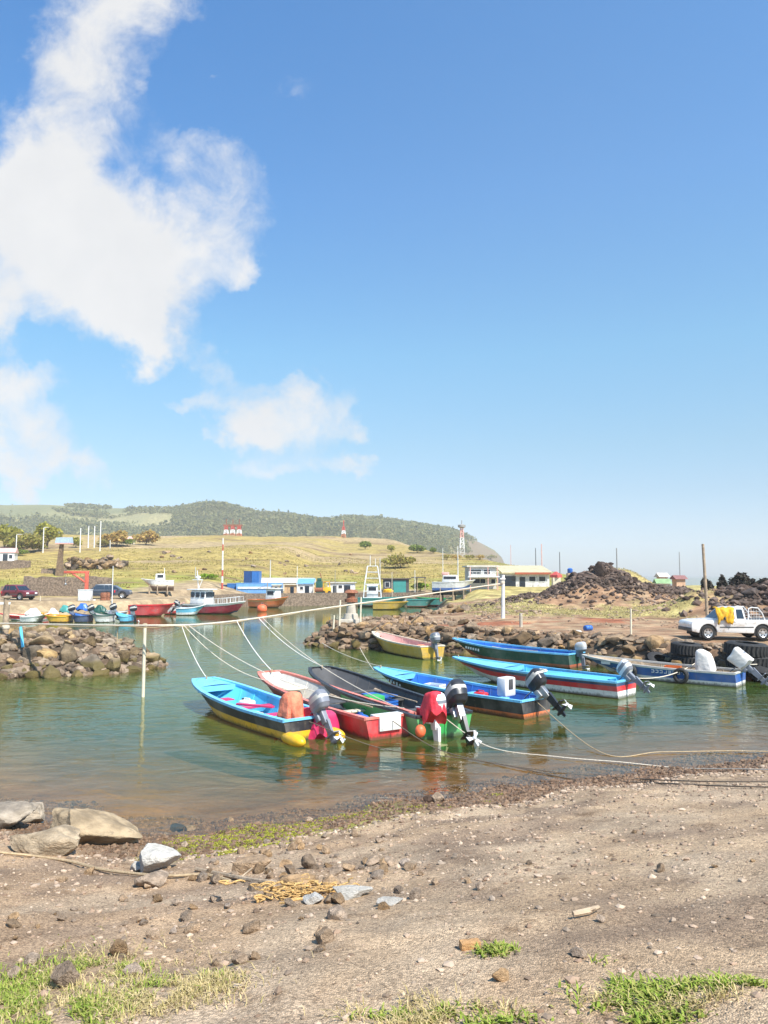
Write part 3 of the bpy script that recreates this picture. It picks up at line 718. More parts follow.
def outboard(parent, x, y, z, tilt=0., yaw=0., cowl=None, leg=None, s=1.0, prop=None, cover=None):
    cowl = cowl or engine_b; leg = leg or engine_b; prop = prop or prop_m
    Mx = Matrix.Rotation(yaw, 3, 'Z') @ Matrix.Rotation(tilt, 3, 'Y')
    P0 = Vector((x, y, z))
    T = lambda p: P0 + Mx @ (Vector(p) * s)
    mb = MB(); mb.box(T((-.06, 0, .02)), (.16 * s, .26 * s, .30 * s), rot=Mx); mb.box(T((-.20, 0, -.02)), (.2 * s, .15 * s, .5 * s), rot=Mx)
    mb.tube([T((-.05, .05, .2)), T((.3, .07, .25)), T((.5, .06, .25))], .022 * s, 6)
    mo = mb.build('outboard_motor', steel_m if leg is engine_b else leg, parent, bevel=.012)
    mc = MB(); Mr = Mx @ Matrix.Rotation(R(6), 3, 'Y'); secs = []
    for z, cx, lx, ly in ((.10, -.22, .40, .26), (.14, -.22, .52, .34), (.22, -.23, .58, .37), (.225, -.23, .60, .385), (.31, -.235, .615, .395), (.36, -.24, .62, .40), (.44, -.245, .605, .395), (.50, -.25, .58, .38), (.58, -.27, .48, .32), (.62, -.29, .34, .22), (.63, -.30, .10, .08)):
        secs.append([T((cx + lx / 2 * math.copysign(abs(math.cos(a)) ** .55, math.cos(a)), ly / 2 * math.copysign(abs(math.sin(a)) ** .55, math.sin(a)), z)) for a in [2 * PI * k / 20 for k in range(20)]])
    mc.loft(secs, closed=True, capa=True, capb=True, mf=lambda i, j: 1 if i < 3 else 2 if i == 5 or (i == 6 and j % 20 in (3, 4, 5, 6, 13, 14, 15)) else 0)
    mc.build('cowl', [cowl, leg, pale_grey if cowl is not engine_w else engine_g], mo)
    ml = MB(); ml.loft([[T(p) for p in ((-.13, .05, -.2), (-.13, -.05, -.2), (-.36, -.045, -.2), (-.36, .045, -.2))], [T(p) for p in ((-.17, .035, -.72), (-.17, -.035, -.72), (-.33, -.03, -.72), (-.33, .03, -.72))], [T(p) for p in ((-.2, .02, -.98), (-.2, -.02, -.98), (-.28, -.02, -.98), (-.28, .02, -.98))]], closed=True, capa=True, capb=True)
    ml.box(T((-.30, 0, -.62)), (.40 * s, .22 * s, .025 * s), rot=Mx); ml.ell(T((-.27, 0, -.80)), (.46 * s, .12 * s, .12 * s), 2, 12, 8, 0, Mx)
    ml.build('lower_leg', leg, mo)
    mp = MB(); mp.ell(T((-.53, 0, -.80)), (.12 * s, .09 * s, .09 * s), 2, 10, 6, 0, Mx)
    for k in range(3):
        a = k * 2 * PI / 3; c, q = math.cos(a), math.sin(a)
        f = lambda r, w, dx: T((-.53 + dx, r * c - w * q, -.80 + r * q + w * c))
        mp.add([f(.04, -.03, -.02), f(.15, -.07, -.03), f(.17, .05, .03), f(.04, .03, .02)], [(0, 1, 2, 3)]); mp.add([f(.04, -.03, -.03), f(.15, -.07, -.04), f(.17, .05, .02), f(.04, .03, .01)], [(3, 2, 1, 0)])
    mp.build('propeller', prop, mo)
    if cover:
        drape('motor_cover', mo, cover, T((-.26, 0, .02)), (.66 * s, .46 * s), (.60 * s, .44 * s), .72 * s, int(x * 91 + y * 17 + s * 50) % 97, 5, .05, M=Mr, skew=.15, p=.6)
    return mo
def drape(name, parent, m, c, top, bot, h, seed=1, folds=7, amp=.08, lean=(0, 0), p=.7, M=None, skew=.25):
    rr = random.Random(seed); ph = [rr.uniform(0, 6.28) for _ in range(9)]; n = 44; secs = []
    prof = [(0, .05), (.015, .45), (.05, .80), (.12, .97), (.22, 1), (.34, 1), (.46, 1), (.58, 1), (.70, 1), (.82, 1), (.92, 1), (1, 1.02)]
    for u, k in prof:
        q = []
        for j in range(n):
            a = 2 * PI * j / n; w = sm(u * 1.1); f = 1 + amp * (.25 + w) * (math.sin(folds * a + ph[0] + 1.5 * u) * .6 + math.sin((folds * 2 - 3) * a + ph[1] - 3 * u) * .35 + math.sin(3 * a + ph[2] + 5 * u) * .4)
            lx, ly = lerp(top[0], bot[0], w), lerp(top[1], bot[1], w)
            x = lx / 2 * k * f * math.copysign(abs(math.cos(a)) ** p, math.cos(a)); y = ly / 2 * k * f * math.copysign(abs(math.sin(a)) ** p, math.sin(a))
            z = h * (1 - u * (1 + skew * math.sin(2 * a + ph[3]) * .5 + skew * .3 * math.sin(5 * a + ph[4]))) + .05 * h * math.sin(x * 9 + ph[5]) * (u < .3)
            v = Vector((x + lean[0] * (1 - u), y + lean[1] * (1 - u), z)); v = M @ v if M is not None else v
            q.append(Vector(c) + v)
        secs.append(q)
    return MB().loft(secs, closed=True, capa=True, capb=True).build(name, m, parent, ang=70)
def cloth_heap(name, parent, m, c, d, seed=1, lump=.14):
    return MB().ell(c, d, 2.3, 36, 20, 0, None, lump, seed).build(name, m, parent, ang=60)

# ------------------------------------------------------------------ ropes and posts
def sag_pts(a, b, sag, n=18):
    a = Vector(a); b = Vector(b); return [a.lerp(b, i / n) - Vector((0, 0, sag * 4 * (i / n) * (1 - i / n))) for i in range(n + 1)]
def rope(name, label, pts, r, m, cat='rope', group=None):
    o = MB().tube(pts, r, 6).build(name, m); return tag(o, label, cat, group)
def smoothpath(pts, n=8):
    pts = [Vector(p) for p in pts]; out = []
    for i in range(len(pts) - 1):
        p0 = pts[max(i - 1, 0)]; p1 = pts[i]; p2 = pts[i + 1]; p3 = pts[min(i + 2, len(pts) - 1)]
        for k in range(n):
            t = k / n; out.append(.5 * ((2 * p1) + (p2 - p0) * t + (2 * p0 - 5 * p1 + 4 * p2 - p3) * t * t + (3 * p1 - p0 - 3 * p2 + p3) * t ** 3))
    out.append(pts[-1]); return out
def pole(name, label, base, h, r, m, r2=None, lean=(0, 0), extra=None, group=None, foot=.3):
    root = thing(name, label, name.split('_')[-1] if name != 'street_light' else 'street light', base, 0, group)
    MB().tube([(0, 0, -foot), (lean[0] * .5, lean[1] * .5, h / 2), (lean[0], lean[1], h)], [r, (r + (r2 or r)) / 2, r2 or r], 10).build('shaft', m, root)
    if extra: extra(root)
    return root

# ------------------------------------------------------------------ cars
def arc(cx, cz, r, a0, a1, n=9): return [(cx + r * math.cos(R(lerp(a0, a1, i / n))), cz + r * math.sin(R(lerp(a0, a1, i / n)))) for i in range(n + 1)]
def wheel(parent, x, y, r, w=.22):
    Mx = Matrix.Rotation(PI / 2, 3, 'X'); root = thing_part('wheel', parent, (x, y, r))
    MB().lathe([(r * .62, -w / 2), (r * .92, -w / 2), (r, -w * .32), (r, w * .32), (r * .92, w / 2), (r * .62, w / 2)], n=26, M=Mx, caps=False).build('tyre', rubber_m, root)
    mb = MB(); mb.lathe([(r * .60, -w * .42), (r * .63, -w * .50), (r * .55, -w * .40), (r * .2, -w * .34), (.001, -w * .34)], n=24, M=Mx, caps=False); mb.lathe([(r * .60, w * .42), (r * .63, w * .50), (r * .55, w * .40), (r * .2, w * .34), (.001, w * .34)], n=24, M=Mx, caps=False)
    for sd in (-1, 1):
        mb.lathe([(r * .22, sd * w * .36), (r * .20, sd * w * .46), (.001, sd * w * .48)], n=16, M=Mx)
        for k in range(6): mb.box((math.cos(k * PI / 3) * r * .41, sd * w * .35, math.sin(k * PI / 3) * r * .41), (r * .17, .03, r * .17), rot=Matrix.Rotation(-k * PI / 3, 3, 'Y'), m=1)
    mb.build('rim', [chrome_m, rubber_m], root)
def thing_part(name, parent, loc):
    o = bpy.data.objects.new(name, None); C.objects.link(o); o.parent = parent; o.location = loc; o.empty_display_size = .1; return o
def car(name, label, loc, rz, paintm, L=4.5, W=1.74, pickup=False, suv=True, cat='car', group=None, trim=None):
    root = thing(name, label, cat, loc, rz, group)       # front towards -x, length centred
    r = .35; zb = .36; zw = .98; fx, bx = -L / 2 + .82, L / 2 - (1.12 if pickup else .85)
    prof = [(-L / 2 + .02, zb + .06), (fx - .46, zb - .02)] + arc(fx, r, .44, 178, 2)[:] + [(bx - .46, zb - .04)] + arc(bx, r, .44, 178, 2) + [(L / 2 - .02, zb + .04), (L / 2, .62), (L / 2 - .02, zw)]
    if pickup: prof += [(.42, zw + .005), (.40, zw + .02)]
    prof += [(-L * .215, zw + .02), (-L / 2 + .45, zw - .02), (-L / 2 + .07, zw - .09), (-L / 2, zw - .2), (-L / 2, .60)]
    body = MB().prism(prof, -W / 2, W / 2, ty=lambda z: 1 - .05 * max(0, (z - .7)) - .06 * max(0, .55 - z)).build('body', paintm, root, bevel=.03, ang=30)
    zr = 1.60 if (suv or pickup) else 1.46; xe = .40 if pickup else L / 2 - .12
    A = (-L * .215, zw); Bq = (-L * .215 + .62, zr - .03); Cq = (xe - (.10 if pickup else .22), zr); Dq = (xe, zw)
    ty = lambda z: 1 - .20 * max(0, z - zw) / (zr - zw) * .8
    MB().prism([(A[0], zw), (Bq[0], zr - .04), (Bq[0] + .25, zr), (Cq[0] - .1, zr + .01), Cq, (Dq[0], zw)], -W / 2 * .965, W / 2 * .965, ty=ty).build('cab', paintm, root, bevel=.03, ang=30)
    def sidewin(x0, x1, xt0, xt1):
        for sd in (-1, 1):
            z0, z1 = zw + .06, zr - .10
            q = [(x0, z0), (x1, z0), (xt1, z1), (xt0, z1)]
            MB().add([(x, sd * (W / 2 * .965 * ty(z) + .006), z) for x, z in q] + [(x, sd * (W / 2 * .965 * ty(z) - .02), z) for x, z in q], [(0, 1, 2, 3), (7, 6, 5, 4), (0, 4, 5, 1), (1, 5, 6, 2), (2, 6, 7, 3), (3, 7, 4, 0)]).build('side_window', glass_m, root, smooth=False)
    mid = (Bq[0] + xe) / 2
    if pickup:
        sidewin(A[0] + .17, -.16, Bq[0] + .02, -.16); sidewin(-.06, .30, -.06, .24)
    else:
        sidewin(A[0] + .17, mid - .15, Bq[0] + .02, mid - .15); sidewin(mid - .08, xe - .55, mid - .08, xe - .6); sidewin(xe - .47, xe - .12, xe - .52, xe - .28)
    def slab(nm, m, p, q, w0, w1, nx):       # windscreen-like panel between two profile points
        MB().add([(p[0] + nx, -w0, p[1]), (p[0] + nx, w0, p[1]), (q[0] + nx, w1, q[1]), (q[0] + nx, -w1, q[1]), (p[0] - nx * 2, -w0, p[1]), (p[0] - nx * 2, w0, p[1]), (q[0] - nx * 2, w1, q[1]), (q[0] - nx * 2, -w1, q[1])], [(0, 1, 2, 3), (7, 6, 5, 4), (0, 4, 5, 1), (1, 5, 6, 2), (2, 6, 7, 3), (3, 7, 4, 0)]).build(nm, m, root, smooth=False)
    slab('windscreen', glass_m, (lerp(A[0], Bq[0], .1), lerp(zw, zr - .04, .1)), (lerp(A[0], Bq[0], .86), lerp(zw, zr - .04, .86)), W / 2 * .86, W / 2 * .74, -.012)
    slab('rear_window', glass_m, (lerp(Dq[0], Cq[0], .12), lerp(zw, zr, .12)), (lerp(Dq[0], Cq[0], .85), lerp(zw, zr, .85)), W / 2 * .84, W / 2 * .72, .012)
    for sd in (-1, 1):
        wheel(root, fx, sd * (W / 2 - .13), r); wheel(root, bx, sd * (W / 2 - .13), r)
        MB().box((-L / 2 + .05, sd * (W / 2 - .28), .72), (.12, .36, .15)).build('headlight', lamp_w, root, bevel=.02)
        MB().box((L / 2 - .06, sd * (W / 2 - .075), .80), (.13, .17, .26)).build('tail_light', lamp_r, root, bevel=.02)
        MB().box((0 - .1 if pickup else 0, sd * (W / 2 - .004), .62), (L * .36, .03, .06)).build('side_moulding', trim or dgrey_p, root, bevel=.006)
        MB().box((-.22 if pickup else mid - .2, sd * (W / 2 - .012), .89), (.16, .04, .035)).build('door_handle', dgrey_p, root, bevel=.006)
        MB().ell((A[0] + .28, sd * (W / 2 + .09), zw + .10), (.10, .18, .16), 3, 12, 8).build('mirror', dgrey_p, root)
    MB().box((-L / 2 + .02, 0, .50), (.14, W * .94, .18)).build('bumper', trim or dgrey_p, root, bevel=.03)
    MB().box((L / 2 - .0, 0, .47), (.12, W * .92, .14)).build('bumper', trim or dgrey_p, root, bevel=.03)
    mb = MB()
    for x in ((-.90, .36) if pickup else (A[0] + .2, mid)): 
        for sd in (-1, 1): mb.box((x, sd * (W / 2 - .008), .70), (.012, .014, .5))
    mb.build('door_seam', dgrey_p, root)
    MB().prism(arc(fx, r, .43, 0, 180) + [(fx - .43, .2), (fx + .43, .2)], -W / 2 + .06, W / 2 - .06).build('wheel_well', rubber_m, root); MB().prism(arc(bx, r, .43, 0, 180) + [(bx - .43, .2), (bx + .43, .2)], -W / 2 + .06, W / 2 - .06).build('wheel_well', rubber_m, root)
    if pickup:
        for sd in (-1, 1):        # hoop frame with wire mesh over the bed
            mb = MB(); y = sd * (W / 2 - .10)
            mb.tube([(.52, y, zw), (.56, y, zr - .06), (.70, y, zr - .01), (1.02, y, zr - .04), (1.22, y, zr - .30), (1.34, y, zw)], .03, 8)
            for k in range(1, 5): mb.tube([(.55 + k * .13, y, zw), (.55 + k * .13, y, zr - .04 - (k > 2) * .08)], .008, 4)
            for k in range(1, 4): mb.tube([(.54, y, zw + k * .14), (1.28 - k * .05, y, zw + k * .14)], .008, 4)
            mb.build('bed_hoop', white_p, root)
        MB().box((1.45, 0, zw + .012), (2.0, W - .2, .02)).build('bed_liner', dgrey_p, root)
    return root

# ------------------------------------------------------------------ buildings
def shed(name, label, cat, base, w, d, h, rz, wallm, roofm, rooftype='flat', roofh=.3, doors=(), windows=(), over=.2, doorm=None, group=None, roofover=None):
    root = thing(name, label, cat, base, rz, group)       # front towards -y
    MB().box((0, d / 2, h / 2 - .15), (w, d, h + .3)).build('wall', wallm, root, smooth=False)
    if rooftype == 'flat': MB().box((0, d / 2, h + roofh / 2 + .003), (w + 2 * over, d + 2 * over, roofh)).build('roof', roofm, root, smooth=False, bevel=.02)
    elif rooftype == 'mono': MB().prism([(-d * 0 - over, h + .003), (d + over, h + roofh), (d + over, h + roofh + .12), (-over, h + .12)], -w / 2 - over, w / 2 + over).build('roof', roofm, root, smooth=False) if False else _mono(root, w, d, h, roofh, over, roofm)
    elif rooftype == 'gable': _gable(root, w, d, h, roofh, over, roofm)
    elif rooftype == 'arch':
        secs = []
        for x in (-w / 2 - over, w / 2 + over): secs.append([(x, d / 2 - math.cos(PI * k / 12) * (d / 2 + over), h + .003 + math.sin(PI * k / 12) * roofh) for k in range(13)])
        MB().loft(secs, closed=True, capa=True, capb=True).build('roof', roofm, root)
    for x, dw, dh in doors: MB().box((x, -.02, dh / 2), (dw, .1, dh)).build('door', doorm or glass_m, root, smooth=False)
    for x, z, ww, wh in windows:
        f = MB().box((x, -.01, z), (ww + .14, .06, wh + .14)).build('window', white_p, root, smooth=False); MB().box((x, -.045, z), (ww, .03, wh)).build('pane', glass_m, f, smooth=False)
    return root
def _mono(root, w, d, h, rh, over, m):
    vs = []
    for x in (-w / 2 - over, w / 2 + over): vs += [(x, -over, h + .003), (x, d + over, h + rh), (x, d + over, h + rh + .12), (x, -over, h + .14)]
    MB().add(vs, [(0, 1, 2, 3), (7, 6, 5, 4), (0, 4, 5, 1), (1, 5, 6, 2), (2, 6, 7, 3), (3, 7, 4, 0)]).build('roof', m, root, smooth=False)
def _gable(root, w, d, h, rh, over, m):
    pts = [(-over, h + .003), (d / 2, h + rh), (d + over, h + .003)]; vs = []
    for x in (-w / 2 - over, w / 2 + over): vs += [(x, y, z) for y, z in pts]
    MB().add(vs, [(0, 1, 2), (5, 4, 3), (0, 3, 4, 1), (1, 4, 5, 2), (2, 5, 3, 0)]).build('roof', m, root, smooth=False)
# ================================================================== the moored boats
G1 = 'open boats moored side by side in the harbour'
b1, h1 = boat('motorboat', 'open boat with cyan inside and yellow stripe on black hull', onz(309, 739), onz(209, 705), 1.70, .50, [(0, black_p), (.27, yellow_p), (.56, black_p)], cyan_p, sky_p, G1, deck=sky_p, deckt=.84, thwarts=(.32, .52), thw=magenta_p, floorcol=sky_p, extra=.45, bow=.42, full=3.0, rake=.6, inset=.09)
MB().box((h1.L * .72, .05, .36), (.42, .34, .03)).build('hatch_cover', magenta_p, b1, bevel=.006)
MB().box((h1.L * .42, .1, .45), (1.2, .12, .05), rz=.5).build('plank', magenta_p, b1, bevel=.006)
for sd in (-1, 1):
    mb = MB(); mb.ell((-.20, sd * .56, .10), (1.0, .34, .30), 2.3, 16, 10); mb.build('stern_float', yellow_p, b1)
drape('cloth', b1, magenta_p, (-.02, -.45, .02), (.3, .6), (.42, .8), .62, 5, 6, .14)
outboard(b1, -.10, -.22, .50, R(34), .1, engine_g, engine_g, .92, cover=None)
drape('cloth', b1, cloth_o, (.64, .16, .12), (.62, .50), (.86, .64), .96, 23, 9, .12, lean=(-.10, .05), p=.85, skew=.5); drape('cloth', b1, cloth_r, (.42, -.26, .16), (.6, .5), (.84, .62), .50, 14, 7, .16, p=.9)

b2, h2 = boat('motorboat', 'bright red open boat with pale grey inside and white engine well', onz(391, 738), onz(273, 697), 1.75, .52, [(0, red_p)], pale_grey, mat('salmon_paint', (.66, .19, .14), .5, .2, 2, dirt=.3, dirtcol=(.6, .5, .42)), G1, thwarts=(.30, .48), thw=cream_p, floorcol=grey_p, extra=.35, bow=.44, full=3.0, rake=.6, inset=.08)
MB().box((.16, 0, .40), (.30, .85, .34)).build('engine_well', white_p, b2, bevel=.02); MB().box((-.02, .05, .38), (.09, .62, .36)).build('motor_board', white_p, b2, bevel=.012)
MB().box((h2.L * .43, .1, .46), (1.1, .9, .03), rz=.1).build('floor_panel', dgrey_p, b2)
MB().ell((h2.L * .78, 0, .5), (1.3, .9, .14), 3, 20, 8, 0, None, .04, 3).build('foredeck_cloth', cream_p, b2)

b3, h3 = boat('motorboat', 'green sterned open boat with dark bow and two outboards, one wrapped in red', onz(445, 737), onz(324, 693), 1.95, .54, [(0, green_p)], dgrey_p, black_p, G1, thwarts=(.26, .46, .66), thw=dgrey_p, floorcol=dgrey_p, extra=.4, bow=.40, full=3.0, rake=.7, inset=.07)
MB().box((h3.L * .50, -.25, .44), (.9, .7, .04), rz=.2).build('plank', royal_p, b3); MB().box((h3.L * .40, .35, .46), (.45, .5, .26)).build('locker', green_p, b3, bevel=.02)
for sd in (1, -1):      # dark painted fore half of the sides
    secs = []
    for i in range(11):
        tq = lerp(.52, 1.0, i / 10); q = []
        for k in range(6):
            v = h3.pt(tq, lerp(.3, 1, k / 5), sd); q.append((v.x + .012 * (i == 10), v.y + sd * .014, v.z))
        secs.append(q)
    MB().loft(secs).build('bow_band', black_p, b3)
outboard(b3, -.10, -.28, .55, R(36), -.15, engine_b, engine_b, 1.14)
outboard(b3, .02, .42, .50, R(6), .1, engine_w, engine_w, 1.0)
drape('motor_cover', b3, cloth_r, (-.18, .44, .60), (.50, .36), (.66, .52), .58, 9, 6, .10, skew=.5)
MB().ell((-.16, .80, .25), (.26, .26, .30), 2.1, 16, 12).build('float', buoy_m, b3)

b4, h4 = boat('motorboat', 'long black hulled boat, blue inside with orange bottom and white console', onz(537, 717), onz(386, 691), 1.7, .50, [(0, orange_p), (.44, black_p), (.86, black_p)], royal_p, sky_p, G1, deck=sky_p, deckt=.80, thwarts=(.24, .42, .60), thw=sky_p, extra=.5, bow=.14, rake=1.1, floorcol=royal_p)
MB().box((h4.L * .17, -.1, .72), (.34, .5, .55)).build('console', engine_w, b4, bevel=.05); MB().box((h4.L * .17 - .16, -.1, .80), (.06, .2, .3)).build('instrument_panel', dgrey_p, b4, bevel=.02)
outboard(b4, -.08, 0, .62, R(48), 0, engine_b, engine_b, .98)
mb = MB()
for k in range(7): mb.box((h4.L * (.30 + .03 * k), h4.hb(.30 + .03 * k) * .985 + .012, .36), (.11, .012, .09 + .05 * (k % 2)), rz=.0)
mb.build('hull_marks', white_p, b4)
mb = MB()
for k in range(5): mb.box((h4.L * (.72 + .026 * k), h4.hb(.72 + .026 * k) * .94 + .014, .42 + .02 * k), (.10, .015, .07 + .04 * (k % 2)), rz=-.3)
mb.build('bow_marks', white_p, b4)
G2 = 'long boats moored along the stone pier'
b5, h5 = boat('motorboat', 'white hulled boat with red stripe and turquoise cover, nearest the middle', onz(627, 697), onz(465, 677), 1.7, .54, [(0, white_p), (.55, red_p), (.78, navy_p), (.90, sky_p)], cyan_p, sky_p, G2, deck=sky_p, deckt=.62, thwarts=(.2, .36, .5), thw=sky_p, extra=.55, bow=.08, rake=1.2, rise=.40)
MB().box((h5.L * .30, 0, .50), (h5.L * .42, 1.15, .05)).build('cockpit_cover', cyan_p, b5, bevel=.015)
outboard(b5, -.05, 0, .58, R(52), -.1, engine_w, engine_g, .85)
b6, h6 = boat('motorboat', 'dark green boat with blue inside and rust red bottom against the rocks', onz(577, 668), onz(462, 657), 1.7, .62, [(0, brownred_p), (.42, dgreen_p), (.84, dgreen_p)], royal_p, sky_p, G2, thwarts=(.2, .4, .55, .7), thw=sky_p, extra=.5, bow=.10, rake=1.1, rise=.45)
outboard(b6, -.05, 0, .60, R(8), 0, mat('pale_engine_plastic', (.45, .47, .50), .4, .1, 4), engine_g, .82)
mb = MB()
for k in range(6): mb.box((h6.L * (.70 + .025 * k), h6.hb(.70 + .025 * k) * .98 + .012, .50 + .012 * k), (.09, .014, .11))
mb.build('hull_marks', white_p, b6)
b7, h7 = boat('motorboat', 'blue and white boat with two white wrapped outboards below the pickup', onz(741, 686), onz(596, 673), 1.65, .50, [(0, white_p), (.48, royal_p), (.90, cyan_p)], wood_m, pale_grey, G2, thwarts=(.25, .42, .58, .74), thw=wood_m, extra=.55, bow=.08, rake=1.2, rise=.42)
outboard(b7, -.06, -.1, .58, R(46), 0, engine_w, engine_g, .95, cover=tarp_w)
drape('wrapped_motor', b7, tarp_w, (1.25, -.15, .34), (.54, .44), (.68, .50), .86, 31, 6, .07, lean=(.10, 0), p=.65)
def lattice_letters(root, h, t0, dt, n, z, hgt, m, sd=1, seed=0):
    rr = random.Random(seed)
    for k in range(n):
        tq = t0 + dt * k; y = sd * (h.hb(tq) * .975 + .012); x = h.L * tq; mb = MB()
        mb.box((x, y, z), (.03, .014, hgt)); q = rr.randrange(4)
        if q != 1: mb.box((x + .055, y, z + hgt * .41), (.08, .012, .03))
        if q != 2: mb.box((x + .055, y, z - hgt * .41), (.08, .012, .03))
        if q == 3: mb.box((x + .055, y, z), (.08, .012, .026))
        mb.build('letter', m, root)
lattice_letters(b7, h7,   .26, .026, 9, .38, .11, white_p, seed=4)
MB().box((h7.L * .80, h7.hb(.80) * .98 + .0, .52), (.42, .03, .11), rz=-.22).build('name_plate', white_p, b7)
for tq in (.30, .62):
    mb = MB(); mb.tube([(h7.L * tq + .22 * math.cos(k * PI / 9), h7.hb(tq) + .09, .30 + .22 * math.sin(k * PI / 9)) for k in range(18)], .075, 10, closed=True); mb.build('tyre_fender', rubber_m, b7)
b8, h8 = boat('motorboat', 'small yellow boat with faded pink inside at the pier tip', onz(433, 659), onz(382, 649), 1.6, .60, [(0, mustard_p), (.84, yellow_p)], pink_p, cream_p, G2, n=20, thwarts=(.3, .55), thw=pink_p, floorcol=pink_p, extra=.9, bow=.20, rake=.8, rise=.5)
outboard(b8, -.05, 0, .64, R(12), 0, engine_g, engine_g, .95)
drape('net_heap', b8, cloth_o, (1.0, .1, .2), (.4, .4), (.9, .8), .4, 8, 7, .14)

def inboat(b, x, y, z): return (Matrix.Translation(b.location) @ Matrix.Rotation(b.rotation_euler[2], 4, 'Z')) @ Vector((x, y, z))
def tank(lab, b, x, y, z, m, rz=0.):
    root = thing('fuel_tank', lab, 'fuel tank', inboat(b, x, y, z), b.rotation_euler[2] + rz)
    MB().ell((0, 0, .13), (.46, .30, .27), 5, 20, 12).build('can', m, root); MB().tube([(-.1, 0, .25), (-.1, 0, .31), (.1, 0, .31), (.1, 0, .25)], .016, 6).build('handle', m, root); MB().cyl((.16, 0, .25), (.16, 0, .30), .035, 10).build('cap', black_p, root)
def coil(lab, b, x, y, z, m, r=.2):
    p = [inboat(b, x + (r - .012 * (k // 14)) * math.cos(k * .449), y + (r - .012 * (k // 14)) * math.sin(k * .449), z + .02 + .012 * (k % 5) + .02 * (k // 28)) for k in range(70)]
    tag(MB().tube(p, .016, 6).build('rope_coil', m), lab, 'rope coil')
def crate(lab, b, x, y, z, m):
    root = thing('fish_crate', lab, 'crate', inboat(b, x, y, z), b.rotation_euler[2] + .2); mb = MB(); mb.box((0, 0, .02), (.6, .4, .03))
    for sx_, sy_, w_, d_ in ((0, .19, .6, .02), (0, -.19, .6, .02), (.29, 0, .02, .36), (-.29, 0, .02, .36)):
        for zz in (.08, .16, .24): mb.box((sx_, sy_, zz), (w_, d_, .055))
    mb.build('tray', m, root)
tank('red fuel tank inside the long black hulled boat', b4, 1.9, .2, .24, red_p); tank('white fuel can inside the yellow striped boat near the bow', b1, 3.6, -.1, .20, white_p, .4); tank('red fuel can in the green sterned boat', b3, 1.5, -.3, .22, red_p, .3); tank('blue fuel can in the red boat by its engine well', b2, .9, .35, .2, royal_p)
coil('tan rope coil inside the red boat', b2, 4.2, 0, .24, rope_m); coil('pale rope coil on the floor of the yellow striped boat', b1, 2.4, .2, .2, rope_m); coil('tan rope coil inside the long black hulled boat', b4, 3.4, 0, .24, rope_t, .22); coil('pale rope coil on the turquoise cover of the white hulled boat', b5, 3.2, .15, .54, rope_m); coil('rope coil on the fore deck of the blue and white boat', b7, 4.0, 0, .36, rope_m)
crate('white fish crate inside the long black hulled boat', b4, 4.0, .05, .24, white_p); crate('blue fish crate inside the green sterned boat', b3, 3.0, .1, .22, royal_p); crate('yellow fish crate inside the dark green boat', b6, 3.0, .0, .28, yellow_p); crate('orange fish crate inside the blue and white boat', b7, 2.4, .1, .28, orange_p)
for lab, b, x, y, z, L in [('wooden oar lying along the red boat', b2, 2.6, -.35, .50, 2.2), ('wooden oar lying along the green sterned boat', b3, 3.4, -.45, .50, 2.4), ('wooden oar lying along the dark green boat', b6, 3.0, .3, .62, 2.4)]:
    mb = MB(); mb.tube([inboat(b, x - L / 2, y, z), inboat(b, x + L / 2 - .5, y + .08, z + .01)], .022, 7); mb.tube([inboat(b, x + L / 2 - .5, y + .08, z + .01), inboat(b, x + L / 2, y + .1, z + .01)], [.03, .07], 8); tag(mb.build('oar', wood_m), lab, 'oar')

# ================================================================== rope on posts and mooring lines
RP = [at(-60, 623, 32), at(6, 623.5, 31.6), at(143, 625.5, 24.6), at(226, 622, 27.5), at(330, 607.5, 36), at(420, 595, 44), at(502, 583.5, 48.6)]
rope('hawser', 'thick pale hawser strung across the harbour between the posts', smoothpath(RP, 10), .036, rope_m)
rope('hawser', 'thin tan line bound alongside the thick hawser', [p + Vector((0, -.06, -.04 - .03 * math.sin(i * 1.3))) for i, p in enumerate(smoothpath(RP, 10))], .016, rope_t)
def along(px):
    pts = smoothpath(RP, 30); return min(pts, key=lambda p: abs((p.x / p.y) - ray(px, 620)[0] / ray(px, 620)[1]))
def bowpt(b, h, f=1.0, y=0, dz=.05):
    b_m = Matrix.Translation(b.location) @ Matrix.Rotation(b.rotation_euler[2], 4, 'Z'); e = h.pt(f, 1, 1); return b_m @ Vector((e.x - .2 * (f == 1), y if f == 1 else y * e.y, e.z + dz))
GL = 'mooring lines from boat bows to the hawser'
for (b, h, px, sg, lab, r) in [(b1, h1, 181, .15, 'mooring line to the bow of the yellow striped boat', .012), (b2, h2, 236, .15, 'mooring line to the bow of the red boat', .017), (b3, h3, 258, .2, 'mooring line to the dark bow of the green boat', .015)]:
    rope('mooring_line', lab, sag_pts(along(px), bowpt(b, h), sg), r, rope_w, group=GL)
rope('mooring_line', 'long line from the hawser across the red boat side', sag_pts(along(183), bowpt(b2, h2, .80, 1), .3), .012, rope_m, group=GL)
rope('mooring_line', 'long line passing over the dark bow to the green stern', sag_pts(along(262), bowpt(b3, h3, .10, 1, .1), .30), .013, rope_m, group=GL)
rope('mooring_line', 'long line from the hawser to the red boat stern', sag_pts(along(188), bowpt(b2, h2, .06, -.9, .06), .55), .013, rope_m, group=GL)
rope('mooring_line', 'line from the pier rocks to the blue boat bow', sag_pts(onz(322, 643, .3), bowpt(b4, h4), .12), .015, rope_m, group=GL)
rope('mooring_line', 'slack line from the pier tip down into the water', sag_pts(onz(360, 648, .6), onz(375, 672, -.05), .05), .014, rope_m, group=GL)
rope('mooring_line', 'pale rope lying low over the water left of the boats', sag_pts(along(186), onz(150, 640, .02), .05), .014, rope_m, group=GL)
GS = 'stern ropes running from the boats to the gravel shore'
